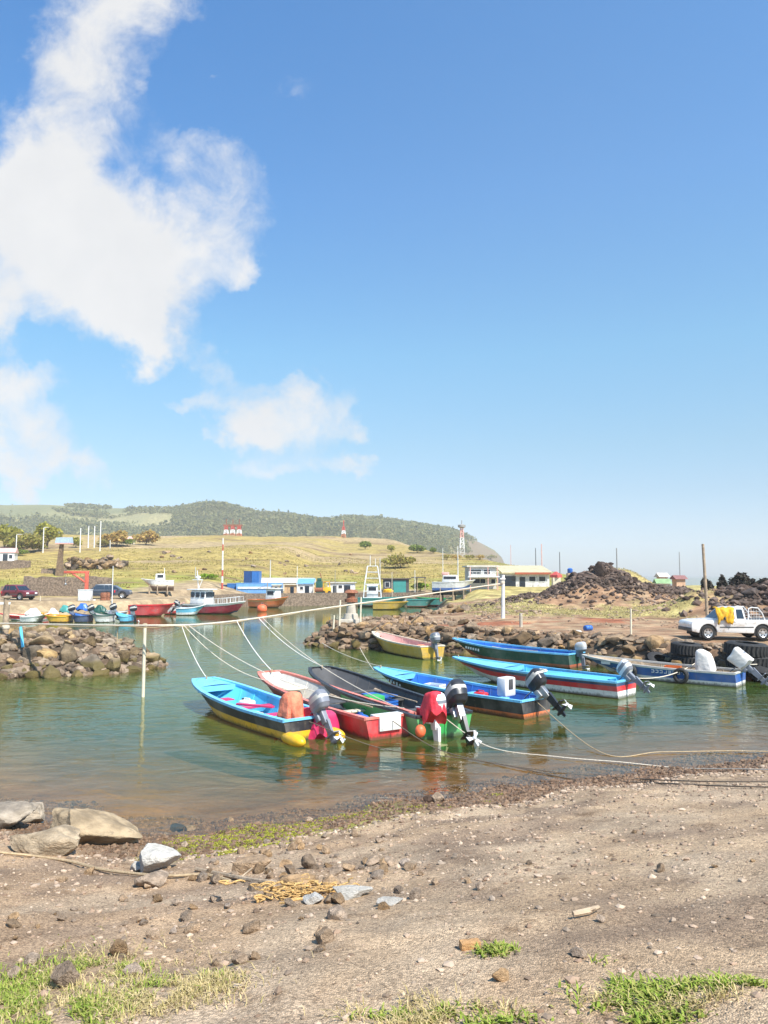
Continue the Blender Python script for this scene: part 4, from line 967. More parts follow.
def shore_rope(lab, b, h, pix, m, r):
    p = [bowpt(b, h, 0, 0, -.1)] + [onz(x, y, .03) if hz(*onz(x, y, .03)[:2]) < .03 else ong(x, y) + Vector((0, 0, .03)) for x, y in pix]
    rope('shore_rope', lab, smoothpath(p, 12), r, m, group=GS)
shore_rope('pale stern rope from the green boat up to the gravel at right', b3, h3, [(490, 747), (560, 757), (620, 762), (680, 768), (740, 771), (800, 773)], rope_m, .011)
shore_rope('dark stern rope from the red boat along the wet gravel', b2, h2, [(440, 750), (520, 768), (580, 780), (640, 784), (720, 788), (800, 790)], rope_d, .011)
shore_rope('thin tan stern rope from the long blue boat towards the right', b4, h4, [(600, 752), (660, 752), (730, 751), (800, 752)], rope_t, .012)
shore_rope('dark rope from the yellow striped boat up the wet bank', b1, h1, [(380, 748), (460, 758), (540, 770), (610, 777), (690, 783), (790, 784)], rope_d, .010)
rope('mooring_line', 'line from the white hulled boat stern to the wrapped outboards', sag_pts(bowpt(b5, h5, 0, 0, .1), bowpt(b7, h7, .3, -1, .1), .25), .018, rope_m, group=GL)
rope('mooring_line', 'line from the twin outboard boat up to the stacked tyres', sag_pts(bowpt(b7, h7, 0, 0, .3), at(775, 660, 30), .1), .02, rope_m, group=GL)

def hang(root_h):
    pass
bp = onz(143, 697)
def pole_top(root):
    MB().lathe([(.075, -.06), (.085, 0), (.075, .06)], (0, 0, 2.36), 10).build('rope_binding', rope_t, root)
pole('mooring_pole', 'thin white pole standing in water and holding up the hawser', (bp.x, bp.y, 0), 2.42, .055, cream_p, extra=pole_top, foot=1.6)
for px, py, lab in [(118, 636, 'short drop line left of the white pole'), (245, 634, 'short drop line right of the white pole')]:
    a = along(px); rope('drop_line', lab, [a, a - Vector((.02, 0, .32)), a - Vector((.01, 0, .62))], .018, rope_t)

# ================================================================== left breakwater
G = 'rocks heaped in the left breakwater'; LB = 'grey brown angular rock heaped in the breakwater at the left'
RB = [rock_mesh('break_rock', rock_break, 100 + k, 3, 16, .13, (1, 1, .85), .68) for k in range(8)]
n = 0
cand = []
for i in range(60):
    for j in range(11):
        x = -19.5 + i * .175 * 1.0 + random.uniform(-.1, .1); y = 29.2 + j * .62 + random.uniform(-.22, .22); cand.append((x, y))
random.shuffle(cand); placed = []
for x, y in cand:
    sd_ = float(sdpoly(np.array([x]), np.array([y]), BREAK)[0])
    if sd_ < -.25 or y > 34.5: continue
    s = random.choice([.20, .26, .32, .38, .46, .60])
    if any((x - a) ** 2 + (y - b) ** 2 < (.52 * (s + c)) ** 2 for a, b, c in placed): continue
    if len(placed) >= 290: break
    placed.append((x, y, s)); rock(random.choice(RB), 'breakwater_rock', x, y, hz(x, y) + s * .34, s, LB, G)
px_, sz_ = [], []
for i in range(1600):
    x, y = random.uniform(-20, -9.6), random.uniform(29, 35.5)
    if float(sdpoly(np.array([x]), np.array([y]), BREAK)[0]) > -.4: px_.append((x, y, hz(x, y) + .04)); sz_.append(random.uniform(.1, .28))
rubble('breakwater_rubble', px_, sz_, stonemat('breakwater_rubble_stone', (.20, .155, .11), .4, 1.6), 3, sub=2)
p = ong(8, 621); base = Vector((at(6, 620, 32).x, 32, hz(at(6, 620, 32).x, 32)))
def post_head(root):
    MB().box((0, 0, 1.72), (.30, .30, .10)).build('cap', wood_m, root, bevel=.02); MB().box((-.3, 0, 1.45), (.9, .10, .10)).build('crossbar', white_p, root, bevel=.01)
    MB().lathe([(.14, -.08), (.17, 0), (.14, .08)], (0, 0, .45), 12).build('rope_binding', rope_m, root)
pole('mooring_post', 'stout tan wooden post with crossbar on the left breakwater', base, 1.75, .13, wood_m, .12, extra=post_head)
mb = MB(); q = Vector((at(24, 630, 31.2).x, 31.2, 0)); q.z = hz(q.x, q.y) + .55
mb.cyl(q + Vector((-.15, 0, .35)), q + Vector((.15, -.35, -.45)), .06, 8); tag(mb.build('plastic_pipe', cyan_p), 'short pale blue pipe stuck among the breakwater rocks', 'pipe')

# ================================================================== stone pier
G = 'rocks along the water edge of the pier'; LB = 'brown rock in the rough bank along the pier'
RQ = [rock_mesh('pier_rock', rock_pier, 200 + k, 3, 16, .14, (1, 1, .85), .68) for k in range(8)]
cand = []
for i in range(6000):
    x, y = random.uniform(-4.8, 17), random.uniform(27, 52); cand.append((x, y))
C2 = np.array(cand); SDP = sdpoly(C2[:, 0], C2[:, 1], PIER); placed = []
HHC = hfun(C2[:, 0], C2[:, 1])
for (x, y), sd_, hh in zip(cand, SDP, HHC):
    if sd_ < -.2 or sd_ > (3.4 if x < 3 else 2.4): continue
    if x > -1 and y > 46: continue
    tip = x < 2
    s = random.choice([.18, .24, .30, .38, .52]) * (1 if tip else 1.05) * (.8 if sd_ > 1.6 else 1)
    if any((x - a) ** 2 + (y - b) ** 2 < (.58 * (s + c)) ** 2 for a, b, c in placed): continue
    if len(placed) >= 290: break
    placed.append((x, y, s)); rock(random.choice(RQ), 'pier_rock', x, y, hh + s * (.25 if sd_ < 1.5 else .1), s, LB, G)
pts, szs = [], []
idx = np.nonzero((SDP > -.3) & (SDP < 2.4))[0]
for k in idx[:2400]: pts.append((cand[k][0], cand[k][1], HHC[k] + .03)); szs.append(random.uniform(.10, .26 if cand[k][0] > 3 else .34))
rubble('pier_rubble', pts, szs, stonemat('pier_rubble_stone', (.20, .145, .095), .35, 1.6), 4, sub=2)
# loose stones over the dirt of the pier and along its ridge
pts, szs = [], []
XX = rng.uniform(-3, 40, 9000); YY = rng.uniform(31, 78, 9000); S_ = sdpoly(XX, YY, PIER); Hq = hfun(XX, YY); cl = fbm(XX * .5, YY * .5, 301)
road = (YY < 41.5) & (XX > 11)
for x, y, s_, hh, c_, rd in zip(XX, YY, S_, Hq, cl, road):
    if s_ < 1.2 or rd or c_ < .5: continue
    pts.append((x, y, hh)); szs.append(random.uniform(.05, .16) * (1.6 if c_ > .64 else 1))
rubble('loose_stones', pts, szs, stonemat('loose_pier_stone', (.27, .20, .14)), 5)
# rocks piled on the land side of the tip
G = 'big stones on top of the pier tip'; LB = 'large stone dumped on top of the pier behind the yellow boat'
for k in range(52):
    px, py = random.uniform(335, 470), random.uniform(606, 627); v = onz(px, py, 1.15)
    if sdpoly(np.array([v.x]), np.array([v.y]), PIER)[0] < .6: continue
    rock(random.choice(RQ), 'pier_rock', v.x, v.y, hz(v.x, v.y) + .15, random.uniform(.3, .6), LB, G)
# lava heaps
def lava(n, cx, cy, sx_, sy_, smin, smax, seed, cond=None):
    rg = np.random.default_rng(seed); x = rg.normal(cx, sx_, n); y = rg.normal(cy, sy_, n); hh = hfun(x, y); k = sdpoly(x, y, PIER) > .5
    return [(a, b, c + .02) for a, b, c, q in zip(x, y, hh, k) if q], list(rg.uniform(smin, smax, n) ** 1.0)
lv = stonemat('lava_rubble_stone', (.082, .060, .047), .3, 2.4)
p1, s1 = lava(3600, 17.0, 62.4, 3.3, 1.6, .06, .26, 11); p2, s2 = lava(2200, 24.5, 62, 4.2, 1.0, .06, .26, 12); p3, s3 = lava(3200, 29.5, 49.6, 3.2, 2.2, .08, .40, 13); p4, s4 = lava(900, 21, 51.5, 1.6, 1.6, .08, .3, 14)
rubble('lava_rubble', p1, s1[:len(p1)], lv, 6); rubble('lava_rubble', p2 + p3, (s2[:len(p2)] + s3[:len(p3)]), lv, 7)
RL = [rock_mesh('lava_rock', rock_lava, 300 + k, 3, 12, .14, (1, 1, .75), .7) for k in range(6)]
G = 'dark lava boulders of the ridge behind the pickup'; LB = 'dark lava boulder in the ridge behind the pickup'
for k in range(60):
    x = random.uniform(24.4, 36); y = random.uniform(46.5, 52)
    rock(random.choice(RL), 'lava_rock', x, y, hz(x, y) + .1, random.uniform(.3, .7), LB, G)
G = 'lava boulders on the dark mound'; LB = 'dark lava boulder on the mound behind the pier'
for k in range(46):
    x, y = random.gauss(17.5, 3.2), random.gauss(62, 1.3)
    rock(random.choice(RL), 'lava_rock', x, y, hz(x, y) + .1, random.uniform(.22, .5), LB, G)
t0 = Vector((at(601, 570, 61).x, 61, 0)); t0.z = hz(t0.x, t0.y)
rock(RL[1], 'lava_stack', t0.x, t0.y, 0, 1, 'tall black lava stack crowning the dark mound', None, sq=(.55, .55, .95)).location.z = at(601, 567, 61).z - .25
rock(RL[2], 'lava_stack', t0.x + .9, t0.y, 0, 1, 'rounded brown lava hump right of the black stack', None, sq=(1.2, 1.1, 1.15), rot=(.2, .1, 1)).location.z = at(613, 580, 61).z - .2
rock(RL[3], 'lava_stack', t0.x - 1.2, t0.y + .5, 0, 1, 'low dark lava lump left of the black stack', None, sq=(.8, .8, .6)).location.z = at(588, 576, 61).z - .3
# tyres
tyre_n = 0
def tyre(lab, loc, ro=.85, w=.5, rot=(0, 0, 0)):
    root = thing('tractor_tyre', lab, 'tyre', loc, 0, 'huge old tyres stacked as pier fenders', rot)
    mb = MB(); prof = [(ro * .55, -w / 2), (ro * .86, -w / 2), (ro * .98, -w * .38), (ro, 0), (ro * .98, w * .38), (ro * .86, w / 2), (ro * .55, w / 2), (ro * .58, w * .3), (ro * .8, 0), (ro * .58, -w * .3)]
    n = 28; secs = [[(r * math.cos(2 * PI * k / n), r * math.sin(2 * PI * k / n), z) for r, z in prof] for k in range(n + 1)]
    mb.loft(secs, closed=True); mb.build('casing', rubber_m, root)
    mt = MB(); secs = []; n = 120
    for k in range(n + 1):
        a = 2 * PI * k / n; r = ro * (1.045 if k % 4 < 2 else .985)
        secs.append([(r * math.cos(a + w * .1), r * math.sin(a + w * .1), w * .38), (r * math.cos(a), r * math.sin(a), 0), (r * math.cos(a + w * .1), r * math.sin(a + w * .1), -w * .38)])
    mt.loft(secs)
    mt.build('tread', rubber_m, root); return root
for px, pyb, lab1, lab2, s in [(687, 658, 'upper tyre of the stack left of the wrapped outboards', 'lower tyre of the stack left of the wrapped outboards', .60), (747, 656, 'wide upper tyre of the stack above the right outboard', 'wide lower tyre of the stack above the right outboard', .78)]:
    Yt = 30.9 if px < 700 else 29.4
    c = at(px, pyb, Yt)
    tyre(lab2, (c.x + .1, Yt + .05, at(px, 662, Yt).z), s * 1.08, .62, (.04, 0, 0)); tyre(lab1, (c.x, Yt, at(px, 649, Yt).z), s, .5, (.06, .03, .5))
c = at(660, 663, 31.4); tyre('half buried tyre leaning on the pier rocks left of the tyre stacks', (c.x, 31.3, c.z), .62, .4, (.5, .2, 0))
c = at(772, 668, 28.6); tyre('dark tyre at the right frame edge below the pickup', (c.x, 28.8, c.z), .8, .5, (.4, -.2, 0))

# pickup
pk = onz(741, 637.5, 1.2); pz = hz(pk.x, pk.y + .9)
trk = car('pickup_truck', 'white double cab pickup truck parked on the dirt pier', (pk.x, pk.y + .95, pz + .02), R(-1), car_white, 4.62, 1.74, pickup=True, cat='pickup')
trk.scale = (.93, .93, .93)
truck = Vector((pk.x, pk.y + .95, pz))
mt = MB(); secs = []
for i in range(15):
    u_ = i / 14; x = -1.12 + u_ * .86; q = []
    for j in range(16):
        v_ = j / 15
        if v_ < .45: y = -.45 - v_ / .45 * .42; z = 1.60 - v_ * .10
        else: y = -.90 - .10 * math.sin((v_ - .45) * 4) - .03 * math.sin(u_ * 17); z = 1.55 - (v_ - .45) / .55 * (.62 + .16 * math.sin(u_ * 9 + 1) + .08 * math.sin(u_ * 23))
        q.append((truck.x + .93 * (x + .04 * math.sin(v_ * 9 + u_ * 4)), truck.y + .93 * (y - .02 * math.sin(u_ * 31 + v_ * 5)) - .01, truck.z + .02 + .93 * (z + .03 * math.sin(u_ * 14))))
    secs.append(q)
o = mt.loft(secs).build('tarp', tarp_y); sol = o.modifiers.new('thickness', 'SOLIDIFY'); sol.thickness = .03; sol.offset = 1
tag(o, 'bright yellow tarp draped over the pickup front door and windscreen', 'tarp')
def hump(root): pass
b_ = ong(709, 606); pb = Vector((at(709, 606, 40).x, 40.2, hz(at(709, 606, 40).x, 40.2)))
pole('wooden_pole', 'tall bare wooden pole standing behind the white pickup', pb, at(705, 544, 40.2).z - pb.z, .09, wood_m, .07, lean=(-.12, 0))
def white_post(root):
    MB().box((0, 0, 2.55), (.34, .34, .10)).build('cap', white_p, root, bevel=.015); MB().lathe([(.13, -.1), (.16, 0), (.13, .1)], (0, 0, 2.32), 12).build('rope_binding', rope_m, root)
v = Vector((at(503, 620, 48.5).x, 48.5, 0)); v.z = hz(v.x, v.y)
pole('mooring_post', 'white post on the pier where the hawser ends', v, at(503, 575, 48.5).z - v.z, .13, white_p, .10, lean=(.05, 0), extra=white_post)
v = onz(521, 626, 1.1); v.z = hz(v.x, v.y); pole('short_post', 'short white stub post beside the tall white post', v, .8, .10, concrete_m, .09)
v = onz(631, 636, 1.1); v.z = hz(v.x, v.y); pole('stake', 'thin pale stake on the pier left of the pickup', v, 1.25, .05, cream_p, .04, lean=(.03, 0))
# pillar at the tip
c = Vector((at(351, 629, 44.2).x, 44.2, 0)); c.z = hz(c.x, c.y) - .2
root = thing('harbour_beacon', 'weathered stone beacon pillar with brown cap on the pier tip', 'beacon', c)
hh = at(350, 604, 44.2).z - c.z
mb = MB(); mb.box((0, 0, hh * .20), (1.25, 1.1, hh * .40)); mb.build('base', concrete_m, root, bevel=.06)
mb = MB(); mb.lathe([(.46, hh * .4), (.40, hh * .6), (.30, hh * .62), (.25, hh), (.22, hh + .1)], n=14); mb.build('column', concrete_m, root)
mb = MB(); mb.lathe([(.22, hh + .1), (.38, hh + .13), (.38, hh + .3), (.24, hh + .34), (.24, hh + .62), (.40, hh + .66), (.22, hh + .82), (.05, hh + .86)], n=14); mb.build('lantern', rust_m, root)
for px, lab in [(339, 'thin leaning stake left of the beacon pillar'), (360, 'pale white stake right of the beacon pillar'), (333, 'short tan stake farthest left on the pier tip')]:
    x = at(px, 630, 43).x; pole('stake', lab, (x, 43.2, hz(x, 43.2)), 1.7 if px != 333 else 1.0, .06, cream_p, .05, lean=(.05, 0))
v = onz(588, 629, 1.15); v.z = hz(v.x, v.y)
root = thing('plastic_barrel', 'small blue barrel lying on the dirt of the pier', 'barrel', v + Vector((0, 0, .14)), .5); root.scale = (.6, .6, .6)
mb = MB(); mb.lathe([(.18, -.4), (.25, -.36), (.25, -.14), (.265, -.12), (.25, -.1), (.25, .1), (.265, .12), (.25, .14), (.25, .36), (.18, .4)], n=18, M=Matrix.Rotation(PI / 2, 3, 'Y')); mb.build('drum', royal_p, root); MB().cyl((.39, .1, .05), (.43, .1, .05), .04, 8).build('cap', white_p, root)
v = onz(575, 631, 1.15); v.z = hz(v.x, v.y); rock(rock_mesh('pale_slab', rock_white, 401), 'pale_slab', v.x, v.y, v.z + .03, .3, 'small whitish slab beside the blue barrel', None)

# ================================================================== near shore
sand = lambda px, py, dz=0: ong(px, py) + Vector((0, 0, dz))
def big(lab, px, py, w, d, h, seed, m=rock_bould, rot=(0, 0, 0), sink=.25, cuts=9):
    v = ong(px, py); me = rock_mesh('shore_boulder', m, seed, 4, cuts + 6, .13 if w > .6 else .08, (1, 1, 1), .70)
    o = link_obj('shore_boulder', me); o.scale = (w / 2, d / 2, h / 2 * 1.15); o.location = (v.x, v.y + d * .3, v.z + h / 2 - h * sink); o.rotation_euler = rot
    return tag(o, lab, 'boulder')
big('long pale boulder at the water edge on the left', 78, 846, 1.62, .9, .54, 501, rot=(0, .12, -.1))
big('blocky tan boulder in front of the long pale boulder', 42, 856,   1.0, .62, .46, 502, rot=(.1, 0, .3))
big('flat pale boulder cut by the left frame edge', -8, 830, 1.0, 1.0, .42, 503, rot=(0, .1, .2))
big('low tan boulder behind the blocky boulder', 20, 822, .9, .7, .30, 505)
big('grey white rounded stone lying on the bank beside the rope', 153, 872, .58, .42, .36, 504, rock_white, rot=(0, -.1, .2), cuts=6)
big('small flat grey stone behind the white stone', 136, 872, .25, .25, .12, 509, rock_white)
big('brown stone just below the white stone', 152, 888, .42, .3, .2, 506, rock_shore)
big('dark stone standing in the shallow water', 176, 832, .30, .22, .16, 507, rock_lava)
big('wet tan stone beside the dark shallow water stone', 189, 832, .24, .2, .12, 508, rock_shore)
big('upright tan stone among the grass at lower left', 62, 990, .19, .14, .20, 511, rock_shore, rot=(.1, .1, .4))
big('reddish stone at the top of the grass patch', 116, 958, .16, .13, .12, 512, rock_shore)
big('flat white stone right of the orange net', 350, 899, .36, .3, .10, 513, rock_white, cuts=5)
big('small white stone left of the flat white stone', 312, 905, .22, .2, .09, 514, rock_white)
big('grey flat stone under the orange net', 298, 890, .42, .26, .14, 515, rock_shore)
big('dark pointed stone on the bank behind the net', 309, 869, .22, .18, .15, 516, rock_shore)
big('broad tan stone on the bank between the plants', 250, 874, .55, .4, .2, 517, rock_shore)
big('pale flat slab far right of the net', 390, 906, .3, .16, .05, 518, rock_white)
big('brown rock at the water edge in the middle', 438, 803, .36, .28, .2, 519, rock_shore)
big('dark little rock at the water edge left of the middle', 428, 803, .22, .2, .14, 520, rock_lava)
# a countable scatter of fist sized stones
G = 'stones scattered over the gravel bank'; LB = 'fist sized brown stone lying on the gravel bank'
RS = [rock_mesh('bank_stone', rock_shore, 520 + k, 3, 15, .13, (1, 1, .8), .66) for k in range(6)]
for k in range(170):
    r_ = random.random()
    px, py = (random.gauss(275, 80), random.gauss(868, 20)) if r_ < .68 else (random.uniform(0, 330), random.uniform(870, 990)) if r_ < .92 else (random.uniform(330, 768), random.uniform(800, 1010))
    if py < 1.0 * (845 - .10 * px): continue
    v = ong(px, py); s = random.uniform(.03, .10) if r_ < .68 else random.uniform(.02, .06) * (1 if random.random() < .8 else 1.5)
    rock(random.choice(RS), 'bank_stone', v.x, v.y, v.z + s * .3, s, LB, G)
# gravel
XX = rng.uniform(-9, 9.5, 60000); YY = 2.8 + 15.5 * rng.uniform(0, 1, 60000) ** 1.25; HH = hfun(XX, YY)
dens = fbm(XX * .8, YY * .8, 601); okm = (np.abs(XX) < YY * .56 + .4) & (HH > -.25) & (rng.uniform(0, 1, 60000) < np.where(HH < .45, 1.0, .35 + .9 * (dens - .35))); XX, YY, HH = XX[okm], YY[okm], HH[okm]
print('gravel', len(XX))
sz = np.where(HH < .42, rng.uniform(.012, .05, len(XX)), np.minimum(rng.exponential(.010, len(XX)) + .006, .045)) * np.clip(.6 + YY * .04, .6, 1.2)
wetm = HH < .34
rubble('gravel', np.stack([XX, YY, HH], 1)[~wetm], sz[~wetm], stonemat('gravel_stone', (.34, .265, .195), .3, 1.6), 8); rubble('wet_pebbles', np.stack([XX, YY, HH], 1)[wetm], sz[wetm], stonemat('wet_pebble_stone', (.15, .098, .06), .5, 1.7, .5), 9)

# grass on the shore
def blades(name, pts, hgt, m, seed, lean=.5, wid=.012):
    rg = np.random.default_rng(seed); n = len(pts); a = rg.uniform(0, 6.28, n); h_ = hgt * rg.uniform(.45, 1.2, n); w_ = wid * rg.uniform(.6, 1.3, n)
    d = np.stack([np.cos(a), np.sin(a), np.zeros(n)], 1); s_ = np.stack([-np.sin(a), np.cos(a), np.zeros(n)], 1) * w_[:, None]
    ln = lean * rg.uniform(.2, 1.3, n); P0 = np.asarray(pts); mid = P0 + d * (h_ * ln * .4)[:, None] + np.array([0, 0, 1]) * (h_ * .6)[:, None]; tip = P0 + d * (h_ * ln)[:, None] + np.array([0, 0, 1]) * (h_ * (1 - .25 * ln))[:, None]
    q1 = np.stack([P0 - s_, P0 + s_, mid + s_ * .8, mid - s_ * .8], 1); q2 = np.stack([mid - s_ * .8, mid + s_ * .8, tip + s_ * .12, tip - s_ * .12], 1)
    return tag(quads_mesh(name, np.concatenate([q1, q2]), m), kind='stuff')
g_fresh = leafmat('fresh_grass', (.24, .32, .055), .5, 1.4, (.46, .40, .14)); g_dry = leafmat('straw', (.58, .46, .24), .6, 1.3, (.30, .26, .08)); g_alg = leafmat('algae', (.31, .31, .04), .5, 1.4, (.20, .16, .06), .1)
def patch(pxs, n, seed, keep=None):
    rg = np.random.default_rng(seed); out = []
    for (px, py, rx, ry, f) in pxs:
        a = ong(px, py); x1 = ong(px + rx, py); y1 = ong(px, min(py + ry, 1100)); r1 = (x1 - a).length; r2 = max((y1 - a).length, .08)
        k = int(n * f); x = a.x + rg.normal(0, .55, k) * r1; y = a.y + rg.normal(0, .55, k) * r2
        cl = fbm(x * 5, y * 5, seed); ok_ = cl > .42; x, y = x[ok_], y[ok_]
        out.append(np.stack([x, y, hfun(x, y) - .004], 1))
    return np.concatenate(out)
blades('grass', patch([(4, 1005, 54, 30, 1.2), (-25, 1000, 60, 40, .8), (60, 1022, 40, 12, .2), (172, 987, 34, 9, .2), (132, 970, 18, 7, .1), (20, 1045, 70, 30, .7), (100, 1008, 40, 8, .12), (90, 968, 14, 5, .05)], 2600, 21), .05, g_fresh, 21, 1.1, .004)
blades('grass', patch([(650, 992, 60, 8, .32), (598, 988, 24, 6, .25), (735, 985, 34, 4, .14), (640, 1003, 50, 7, .14), (655, 1022, 50, 9, .22), (495, 951, 20, 4, .14), (580, 966, 24, 3, .05), (425, 1018, 50, 8, .16), (500, 1024, 36, 6, .12), (390, 1022, 30, 5, .12)], 2000, 22), .042, g_fresh, 22, 1.3, .006)
blades('dry_grass', patch([(60, 985, 80, 25, 1.3), (150, 1000, 70, 18, 1.2), (200, 985, 40, 10, .4), (440, 1018, 60, 10, .5), (690, 1008, 50, 8, .2), (390, 1012, 40, 8, .15), (620, 1000, 40, 8, .12)], 1800, 23), .05, g_dry, 23, 1.5, .003)
XX = rng.uniform(-4.0, 2.4, 42000); YY = rng.uniform(9.8, 13.4, 42000); HH = hfun(XX, YY); cl = fbm(XX * 1.5, YY * 1.5, 611) * .6 + fbm(XX * 6, YY * 6, 612) * .4
edge = 1 - np.abs(HH - .20) / .24
k = (edge > 0) & (cl > .48 + .10 * np.clip((XX + 1.0) / 1.0, 0, 3) - .05 * edge) & (XX > -3.2); 
blades('algae', np.stack([XX, YY, HH - .003], 1)[k], .024, g_alg, 24, 1.4, .010)
# grass on the pier strip and mound
XX = rng.uniform(3, 33, 45000); YY = rng.uniform(42, 84, 45000)
gq = gauss(XX, YY, 9.0, 62, 4, 13) + gauss(XX, YY, 18.5, 53, 6, 4.4) + gauss(XX, YY, 23, 76, 5, 6); k = (sdpoly(XX, YY, PIER) > 1) & (gq + (fbm(XX * 1.3, YY * 1.3, 102) - .5) * .9 > .52)
XX, YY = XX[k], YY[k]; blades('dry_grass', np.stack([XX, YY, hfun(XX, YY) - .01], 1), .14, leafmat('pier_straw', (.52, .43, .22),   .8, 1.15, (.42, .38, .16), .45), 25, 1.0, .03)

# things lying on the shore
v = [ong(x, y) + Vector((0, 0, .03)) for x, y in [(-30, 850), (0, 855), (30, 858), (70, 864), (100, 872), (140, 877), (170, 879), (205, 878), (230, 884)]]
rope('shore_rope', 'tan rope lying across the bank below the boulders', smoothpath(v, 8), .016, rope_t)
v = [ong(x, y) + Vector((0, 0, .03)) for x, y in [(196, 872), (215, 876), (240, 881), (262, 885), (276, 886)]]
mb = MB(); mb.tube(smoothpath(v, 6), .022, 7); mb.tube([v[2], v[2] + Vector((.1, .12, .05))], .01, 5); mb.tube([v[3], v[3] + Vector((.05, -.12, .04))], .01, 5); tag(mb.build('driftwood', wood_m), 'thin brown driftwood branch lying behind the orange net', 'branch')
v = ong(588, 916); mb = MB(); mb.tube([v + Vector((-.10, -.02, .02)), v + Vector((0, 0, .03)), v + Vector((.09, .07, .025))], [.018, .02, .012], 7); mb.tube([v + Vector((0, 0, .03)), v + Vector((.05, .0, .05))], .008, 5); tag(mb.build('stick', wood_m), 'short tan stick lying on the gravel at right', 'stick')
v = ong(470, 949); tag(MB().box(v + Vector((0, 0, .022)), (.12, .06, .05), rz=.2).build('brick_piece', mat('orange_brick', (.40, .22, .09), .9, .25, 12, .5), bevel=.006), 'small broken orange brick beside a grass tuft', 'brick')
v = ong(310, 897); rr = random.Random(5); mb = MB()
for k in range(46):
    a = [v + Vector((rr.gauss(0, .20), rr.gauss(0, .06), .02 + abs(rr.gauss(0, .04))))]
    for q in range(9): a.append(a[-1] + Vector((rr.uniform(-.09, .09), rr.uniform(-.05, .05), rr.uniform(-.025, .025))))
    for q in a: q.z = max(q.z, hz(q.x, q.y) + .006)
    mb.tube(smoothpath(a, 4), rr.choice([.004, .006, .008]), 5)
tag(mb.build('net_bundle', mat('orange_twine', (.56, .35, .13), .85, .25, 30, .4)), 'tangled orange twine net beside the flat white stone', 'net')
# ================================================================== far shore: quay, boats
def gz(px, py, Y): v = at(px, py, Y); return Vector((v.x, Y, hz(v.x, Y)))
def wb(name, label, px0, px1, pyw, bands, inner, rail, beam=1.9, H=.6, back=0., group='boats lying along the far quay', **kw):
    a = onz(px0, pyw); b = onz(px1, pyw); b.y += back
    if px0 + px1 < 262 and H < 1: H *= .66
    return boat(name, label, a, b, beam, H, bands, inner, rail, group, n=14, **kw)
qw = [(-60, 71.8), (-38, 74.8), (-26, 76.3), (-22.2, 87.6), (-18.3, 97.6), (-5, 103.6), (12, 105.6)]
mb = MB()
for (a, b) in zip(qw[3:-1], qw[4:]):
    d = Vector((b[0] - a[0], b[1] - a[1])); L = d.length
    mb.box(((a[0] + b[0]) / 2, (a[1] + b[1]) / 2, .25), (L + .02, .5, 2.9), rz=math.atan2(d.y, d.x))
tag(mb.build('quay_wall', stonewall_m, smooth=False), 'low brown stone quay wall along the far side of the harbour', 'wall')

wb('motorboat', 'red topped boat at the far left quay', 45, 2, 620, [(0, white_p), (.5, red_p)], cream_p, red_p)
wb('motorboat', 'white boat with piled gear left of the yellow boat', 24, 46, 622, [(0, white_p)], pale_grey, white_p, H=.75)
wb('motorboat', 'blue boat moored behind the yellow boat', 62, 38, 613, [(0, white_p), (.5, royal_p)], cyan_p, royal_p)
bb, hh_ = wb('motorboat', 'bright yellow boat with orange stripe at the left quay', 70, 44, 622, [(0, brownred_p), (.35, yellow_p)], orange_p, yellow_p, H=.8); outboard(bb, 0, 0, .8, R(20), 0, engine_b)
wb('motorboat', 'green boat moored behind the dark blue boat', 76, 58, 612, [(0, dgreen_p)], green_p, teal_p)
bb, hh_ = wb('motorboat', 'dark blue boat with red bottom right of the yellow boat', 90, 72, 622, [(0, red_p), (.25, navy_p)], royal_p, navy_p, H=.85); outboard(bb, 0, 0, .8, R(30), 0, engine_b)
bb, hh_ = wb('motorboat', 'white boat with royal blue rail behind the dark blue boat', 92, 72, 614, [(0, white_p), (.55, royal_p)], royal_p, white_p); outboard(bb, 0, 0, .8, R(20), 0, engine_w)
bb, hh_ = wb('motorboat', 'pale boat with dark green rail among the left cluster', 112, 92, 622, [(0, white_p), (.6, pale_grey)], grey_p, dgreen_p, H=.9); outboard(bb, 0, 0, .9, R(25), 0, engine_b)
wb('motorboat', 'grey boat with white sides in the left cluster', 124, 100, 618, [(0, white_p), (.7, dgreen_p)], dgreen_p, white_p, H=.85)
bb, hh_ = wb('motorboat', 'small bright blue boat at the right of the left cluster', 131, 119, 622, [(0, navy_p), (.4, cyan_p)], cyan_p, sky_p, H=.8); outboard(bb, 0, 0, .8, R(10), 0, engine_b)
wb('motorboat', 'long red boat alone against the far left quay', 131, 172, 616, [(0, red_p)], pink_p, red_p, beam=2.2, H=1.05, rise=.2, extra=.2)
bb, hh_ = wb('motorboat', 'small pale blue boat behind the white and red cabin boat', 178, 203, 615, [(0, white_p), (.5, cyan_p)], sky_p, white_p, H=.7); outboard(bb, -.1, 0, .8, R(30), 0, engine_b)
wb('motorboat', 'small red and white dinghy behind the pale blue boat', 166, 182, 614, [(0, red_p), (.5, white_p)], white_p, pink_p, H=.8)
for px, py, wd, m_, lab in [(33, 611, .95, tarp_w, 'white tarpaulin heap on the white boat at far left'), (83, 606, .8, royal_p, 'blue tarpaulin heap among the left boats'), (100, 608, .8, dgreen_p, 'green net heap among the left boats'), (113, 611, .7, engine_g, 'grey covered gear on the pale boat'), (65, 608, .7, teal_p, 'teal covered gear behind the yellow boat'), (53, 611, .6, tarp_w, 'small white bundle behind the yellow boat')]:
    c_ = at(px, py + 4, 66.5); root = thing('gear_heap', lab, 'gear', (c_.x, 66.5, c_.z)); drape('cover', root, m_, (0, 0, 0), (wd * .6, wd * .5), (wd * 1.3, wd), .62, px, 7, .14)
